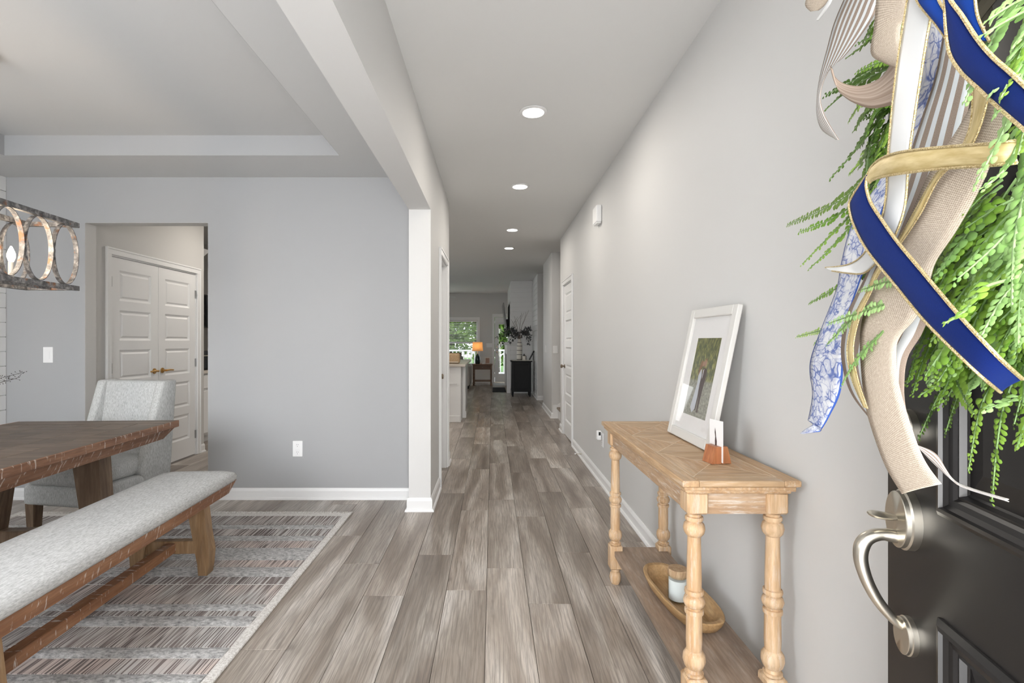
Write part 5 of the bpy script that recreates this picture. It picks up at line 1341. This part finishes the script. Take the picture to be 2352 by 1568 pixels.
MB(to).hexa([(0.352, 12.75, 1.40), (0.392, 12.75, 1.40), (0.392, 14.05, 1.40), (0.352, 14.05, 1.40)], [(0.270, 12.75, 2.26), (0.300, 12.75, 2.26), (0.300, 14.05, 2.26), (0.270, 14.05, 2.26)]).build('screen', 'black_gloss', tv)
MB(to).hexa([(0.392, 13.0, 1.44), (FX0-.013, 13.0, 1.44), (FX0-.013, 13.8, 1.44), (0.392, 13.8, 1.44)], [(0.352, 13.0, 1.85), (FX0-.013, 13.0, 1.85), (FX0-.013, 13.8, 1.85), (0.352, 13.8, 1.85)]).build('mount', 'black_paint', tv)
MB(to).box(0.430, FX0-.013, 12.85, 13.95, 1.43, 2.22).build('mount_plate', 'black_paint', tv)
# shiplap continues on the wall beside the cabinet
wsr = struct('wall_far_right', MB().box(W, W+0.1, 11.0, YF, 0, H), 'shiplap_white', 'shiplap wall strip behind the black cabinet', 'wall')
z = 0.10; sp2 = None
while z+0.118 < H:
    if sp2 is None: sp2 = MB().box(-0.012, 0, 10.905, 12.31, 0, pitch-.005, .002).build('shiplap_board', 'shiplap_white', wsr); o = sp2
    else:
        o = bpy.data.objects.new('shiplap_board', sp2.data); C.objects.link(o); o.parent = wsr
    o.location = (W, 0, z); z += pitch

# black cabinet with its display
bc = thing('black_cabinet', 'black painted cabinet on short legs beside the fireplace', 'cabinet', (0.675, 11.72, 0)); bo2 = tuple(bc.location)
bx0, bx1, by0, by1 = 0.43, 0.905, 11.50, 11.93
MB(bo2).box(bx0+.012, bx1-.012, by0+.012, by1-.005, 0.115, 0.800).build('body', 'black_paint', bc)
m = MB(bo2)
for a, b, c, d in ((bx0+.012, bx0+.075, .115, .80), (bx1-.075, bx1-.012, .115, .80), (bx0+.075, bx1-.075, .115, .175), (bx0+.075, bx1-.075, .735, .80)): m.box(a, b, by0, by0+.0115, c, d, .002)
m.build('panel_frame', 'black_paint', bc)
MB(bo2).box(bx0-.01, bx1+.01, by0-.012, by1, 0.801, 0.830, .004).build('top', 'black_paint', bc)
for x in (bx0+.04, bx1-.04):
    for y_ in (by0+.04, by1-.04):
        MB(bo2).hexa([(x-.014, y_-.014, 0), (x+.014, y_-.014, 0), (x+.014, y_+.014, 0), (x-.014, y_+.014, 0)], [(x-.024, y_-.024, .115), (x+.024, y_-.024, .115), (x+.024, y_+.024, .115), (x-.024, y_+.024, .115)]).build('leg', 'black_paint', bc)
tag(MB().box(bx0+.03, bx1+.0, by0+.0, by1-.05, 0.8305, 0.842, .003).build('tray', 'cream'), 'thin pale tray on top of the black cabinet', 'tray')
va = thing('ringed_vase', 'tall white vase with dark rings holding leafy branches on the black cabinet', 'vase', (0.632, 11.70, 0.8425))
vp = [(0, 0), (.055, 0), (.062, .02), (.064, .12), (.064, .30), (.056, .38), (.040, .43), (.032, .47), (.036, .49), (.026, .49), (.024, .47)]
m = MB(); m.lathe(vp, seg=24); m.build('body', 'cream', va, True)
for z in (.01, .125, .225, .325, .405):
    r = .066 if z < .32 else (.063 if z < .4 else .051); m = MB(); m.lathe([(r-.006, z-.007), (r, z-.005), (r, z+.005), (r-.006, z+.007)], seg=24); m.build('ring', 'twig', va, True)
plain('branch_leaf', (0.085, 0.092, 0.095), 0.7); plain('branch_leaf_green', (0.055, 0.10, 0.05), 0.7); plain('bare_twig', (0.16, 0.13, 0.11), 0.8)
rb = random.Random(4)
def branch(tip, mid, leaves, mat='branch_leaf'):
    m = MB(); p = catmull([(0, 0, .46), mid, tip], 10); m.tube(p, [.006*(1-.8*i/len(p))+.001 for i in range(len(p))], 6)
    if not leaves:
        for k in (10, 14):
            b = Vector(p[k]); m.tube([b, b+Vector((rb.uniform(-.12, .12), 0, .16))], .002, 4)
    br = m.build('branch', 'bare_twig', va)
    if leaves:
        lm = MB()
        for i in range(7, len(p)):
            for q in range(3):
                b = Vector(p[i]); d = Vector((rb.uniform(-1, 1), rb.uniform(-1, 1), rb.uniform(-.9, .8))).normalized(); l = rb.uniform(.05, .085)
                w = d.cross(Vector((rb.uniform(-1, 1), rb.uniform(-1, 1), 1))).normalized()*l*.28; b = b+d*rb.uniform(.0, .05)
                nn = w.cross(d).normalized()*l*.06
                lm.add([b, b+d*l*.45+w+nn, b+d*l, b+d*l*.45-w+nn], [(0, 1, 2, 3)])
        o = lm.build('leaves', mat, br); o['kind'] = 'stuff'
for tip, mid, g in (((-.44, -.05, .40), (-.20, 0, .74), 1), ((-.36, .05, .66), (-.16, 0, .70), 0), ((-.48, .05, .54), (-.22, .05, .64), 1), ((-.22, -.1, .72), (-.1, -.05, .66), 0), ((.23, -.05, .38), (.14, 0, .68), 0), ((.25, .02, .74), (.12, 0, .66), 0), ((.18, -.1, .64), (.08, 0, .62), 0), ((-.26, -.12, .42), (-.12, -.05, .62), 0), ((.24, .05, .55), (.12, 0, .65), 0), ((-.12, -.1, .58), (-.06, 0, .6), 0)):
    branch(tip, mid, True, 'branch_leaf_green' if g else 'branch_leaf')
for tip, mid in (((.22, 0, 1.16), (.06, 0, .80)), ((-.12, 0, 1.02), (-.05, 0, .76)), ((.05, 0, 1.10), (.01, 0, .8)), ((-.20, 0, .95), (-.09, 0, .75))): branch(tip, mid, False)
t = thing('glass_lantern', 'small lidded glass jar on the tray of the black cabinet', 'jar', (0.735, 11.62, 0.8425))
m = MB(); m.lathe([(0, 0), (.046, 0), (.048, .01), (.048, .075), (.030, .095), (.030, .10), (0, .10)], seg=18); m.build('jar', 'cream', t, True)
m = MB(); m.lathe([(.034, .1), (.034, .112), (.008, .122), (.012, .134), (.006, .145), (0, .146)], seg=16); m.build('lid', 'black_paint', t, True)
m = MB(); m.box(-.056, -.047, -.012, .012, 0, .10); m.box(.047, .056, -.012, .012, 0, .10); m.build('strap', 'black_paint', t)
t = thing('leaning_plaque', 'thin dark plaque leaning against the shiplap wall on the black cabinet', 'plaque', (0.86, 11.70, 0.8425))
Mq = Matrix.Rotation(math.radians(28), 4, 'Y'); MB().box(-.009, .009, -.09, .09, 0.006, .24, .002, Mq).build('board', 'black_paint', t); MB().box(.085, .097, -.02, .02, 0.002, .205, .001).build('easel_leg', 'twig', t)

# end table, lamp and the small things on it
et = thing('end_table', 'small brown wooden end table with drawer beside the sofa', 'table', (-0.30, 14.70, 0)); eo = tuple(et.location)
ex0, ex1, ey0, ey1 = -0.565, -0.015, 14.46, 14.94
MB(eo).box(ex0-.02, ex1+.02, ey0-.02, ey1+.02, .585, .612, .004).build('top', 'end_table_wood', et)
MB(eo).box(ex0+.01, ex1-.01, ey0+.01, ey1-.01, .46, .584).build('frame', 'end_table_wood', et)
dr = MB(eo).box(ex0+.06, ex1-.06, ey0-.003, ey0+.009, .475, .570, .002).build('drawer', 'end_table_wood', et)
m = MB(eo); m.sphere(((ex0+ex1)/2, ey0-.014, .52), .012, 8, 6); m.build('knob', 'knob_bronze', dr, True)
for x in (ex0, ex1-.045):
    for y_ in (ey0, ey1-.045): MB(eo).box(x, x+.045, y_, y_+.045, 0, .585, .003).build('leg', 'end_table_wood', et)
MB(eo).box(ex0+.02, ex1-.02, ey0+.02, ey1-.02, .11, .135).build('shelf', 'end_table_wood', et)
lm_ = thing('table_lamp', 'table lamp with glowing amber drum shade on the end table', 'lamp', (-0.435, 14.66, 0.6125))
plain('lamp_base', (0.015, 0.035, 0.040), 0.15); m = MB(); m.lathe([(0, 0), (.062, 0), (.075, .03), (.080, .14), (.070, .22), (.035, .27), (.022, .30), (0, .30)], seg=22); m.build('base', 'lamp_base', lm_, True)
m = MB(); m.tube([(0, 0, .30), (0, 0, .46)], .008, 8); m.build('stem', 'brass', lm_)
n = NT('shade_linen').set(Roughness=0.8, Base_Color=(0.75, 0.55, 0.34)); tr = n.n('ShaderNodeBsdfTranslucent'); tr.inputs[0].default_value = (0.90, 0.68, 0.42, 1); mx = n.n('ShaderNodeMixShader'); mx.inputs[0].default_value = 0.55
n.l(n.b.outputs[0], mx.inputs[1]); n.l(tr.outputs[0], mx.inputs[2]); n.l(mx.outputs[0], n.t.nodes['Material Output'].inputs['Surface'])
m = MB(); m.lathe([(.160, .38), (.145, .64), (.142, .64), (.157, .38)], seg=28); m.f = [f for f in m.f if len(f) == 4]; m.mi = [0]*len(m.f); m.build('shade', 'shade_linen', lm_, True)
m = MB(); m.sphere((0, 0, .50), .028, 10, 8); m.build('bulb', 'bulb_glow', lm_, True)
d = bpy.data.lights.new('lamp_light', 'POINT'); d.energy = 1.0; d.color = (1, .72, .45); d.shadow_soft_size = .04; lo = bpy.data.objects.new('lamp_light', d); C.objects.link(lo); lo.parent = lm_; lo.location = (0, -0.05, .52)
t = thing('standing_photo', 'small standing framed photo on the end table', 'photo', (-0.145, 14.70, 0.6125))
for a, b, c, d_ in ((-.075, -.055, 0, .19), (.055, .075, 0, .19), (-.055, .055, 0, .02), (-.055, .055, .17, .19)): MB().box(a, b, 0, .012, c, d_, .002).build('frame_bar', 'cream', t)
MB().box(-.055, .055, .006, .011, .02, .17).build('photo', 'print_skin', t)
for x, lab in ((-0.275, 'left small frosted votive jar on the end table'), (-0.235, 'right small frosted votive jar on the end table')):
    t = thing('votive_jar', lab, 'jar', (x, 14.58, 0.6125), 0, 'votive jars on the end table')
    m = MB(); m.lathe([(0, 0), (.020, 0), (.024, .05 if x < -.26 else .07), (.020, .05 if x < -.26 else .07), (.017, .006), (0, .006)], seg=14); m.build('jar', 'plastic_white', t, True)

# sofa with pillows
so = thing('sofa', 'beige upholstered sofa below the living room window', 'sofa', (-1.6, 13.9, 0)); s0 = tuple(so.location)
def cush(x0, x1, y0, y1, z0, z1, r, nm, mt, par): m = MB(s0); m.box(x0, x1, y0, y1, z0, z1, r, None, 4); return m.build(nm, mt, par, 'all')
cush(-2.60, -0.82, 13.55, 14.45, 0.06, 0.42, .03, 'base', 'sofa_fabric', so)
cush(-0.84, -0.60, 13.50, 14.48, 0.06, 0.62, .06, 'armrest', 'sofa_fabric', so); cush(-2.82, -2.58, 13.50, 14.48, 0.06, 0.62, .06, 'armrest', 'sofa_fabric', so)
cush(-2.58, -0.84, 14.25, 14.50, 0.40, 0.86, .07, 'backrest', 'sofa_fabric', so)
for a, b in ((-2.57, -1.70), (-1.69, -0.85)): cush(a, b, 13.52, 14.26, 0.41, 0.55, .05, 'seat_cushion', 'sofa_fabric', so)
for x in (-2.76, -0.68):
    for y_ in (13.58, 14.40): MB(s0).box(x-.04, x+.04, y_-.04, y_+.04, 0, .061).build('foot', 'black_paint', so)
def pillow(name, lab, loc, rx, rz, w, h, mat):
    t = thing(name, lab, 'pillow', loc, rz, 'throw pillows on the sofa')
    n = 10; vs = []; fs = []
    for s in (1, -1):
        for i in range(n+1):
            for j in range(n+1):
                u, v = i/n*2-1, j/n*2-1; th = .085*((1-u**4)*(1-v**4))**.6
                p = Vector((u*w/2*(1-.06*(1-abs(v))), s*th, h/2+v*h/2*(1-.06*(1-abs(u))))); vs.append(Matrix.Rotation(rx, 3, 'X') @ p)
    k = (n+1)**2
    for s in (0, 1):
        for i in range(n):
            for j in range(n): q = s*k+i*(n+1)+j; fs.append((q, q+1, q+n+2, q+n+1))
    m = MB(); m.add(vs, fs); m.build('cover', mat, t, 'all')
pillow('throw_pillow', 'olive tan throw pillow at the right end of the sofa', (-1.06, 14.05, .55), -.35, .25, .46, .44, 'pillow_fabric')
pillow('throw_pillow', 'cream throw pillow leaning on the sofa arm', (-0.93, 13.80, .555), -.5, .7, .40, .38, 'sofa_fabric')
# rugs by the back door
tag(MB().box(0.0, 0.345, 12.55, 13.75, 0.0008, 0.012, .003).build('door_mat', 'mat_fabric'), 'dark doormat in front of the fireplace', 'mat')
tag(MB().box(0.02, 0.345, 13.85, 15.05, 0.0008, 0.010, .003).build('small_rug', 'pale_rug'), 'pale small rug in front of the back door', 'rug')
# ceiling fan
cf = thing('ceiling_fan', 'white ceiling fan in the living room', 'ceiling fan', (-1.75, 13.0, 2.38))
m = MB(); m.lathe([(0, 0), (.09, 0), (.12, .03), (.12, .09), (.05, .12), (.015, .13), (.015, .30), (.06, .32), (.07, .379), (0, .379)], seg=20); m.build('motor', 'plastic_white', cf, True)
for k in range(5):
    a = 2*PI*k/5+0.05; Mr = Matrix.Rotation(a, 4, 'Z') @ Matrix.Rotation(.2, 4, 'X'); MB().box(.13, .80, -.065, .065, .045, .055, .004, Mr).build('blade', 'plastic_white', cf)

# ------------------------------------------------------------------ outside behind the house
plain('deck_board', (0.42, 0.41, 0.40), 0.7); plain('grass', (0.10, 0.22, 0.04), 0.9); plain('bark', (0.09, 0.07, 0.05), 0.9)
tag(MB().box(-14, 14, YF+0.16, 45, -0.30, -0.20).build('lawn', 'grass'), 'green back lawn outside the living room', 'lawn', kind='structure')
dk = thing('deck', 'grey timber deck with white railing outside the back door', 'deck', (0.3, 17.1, -0.2), 0, kind='structure'); do = tuple(dk.location)
for k in range(18): MB(do).box(-1.6, 2.2, YF+.16+k*.14, YF+.16+k*.14+.132, -0.06, -0.03).build('deck_plank', 'deck_board', dk)
for z in (.10, .92): MB(do).box(-1.6, 2.2, 18.06, 18.11, z, z+.06).build('rail', 'trim_white', dk)
for k in range(29): MB(do).box(-1.58+k*.132, -1.545+k*.132, 18.07, 18.10, .161, .919).build('baluster', 'trim_white', dk)
leaf_mat('tree_leaf', (0.07, 0.16, 0.02), (0.30, 0.46, 0.10))
rtree = random.Random(9)
def tree(x, y, h, r, lab):
    t = thing('garden_tree', lab, 'tree', (x, y, -0.2), 0, 'trees behind the house')
    m = MB(); m.tube([(0, 0, 0), (.05, 0, h*.4), (0, .05, h*.75)], [.13, .10, .05], 8); m.build('trunk', 'bark', t, True)
    m = MB()
    for k in range(2600):
        d = Vector((rtree.gauss(0, 1), rtree.gauss(0, 1), rtree.gauss(0, 1))).normalized()*rtree.uniform(.35, 1.0); p = Vector((d.x*r, d.y*r, h*.55+d.z*h*.5))
        a = Vector((rtree.uniform(-1, 1), rtree.uniform(-1, 1), rtree.uniform(-1, 1))).normalized(); b = a.cross(Vector((rtree.uniform(-1, 1), rtree.uniform(-1, 1), 1))).normalized(); l = rtree.uniform(.14, .28)
        m.add([p, p+a*l*.5+b*l*.3, p+a*l, p+a*l*.5-b*l*.3], [(0, 1, 2, 3)])
    o = m.build('crown', 'tree_leaf', t); o['kind'] = 'stuff'
ordn = ('first', 'second', 'third', 'fourth')
for row, y, xs in (('front', 20.0, (-3.6, -1.7, 0.2, 2.1)), ('back', 23.2, (-2.65, -0.75, 1.15, 3.05))):
    for i, x in enumerate(xs):
        tree(x, y, 4.8 if row == 'front' else 6.4, 0.90, 'leafy green tree outside, %s from the left in the %s row' % (ordn[i], row))
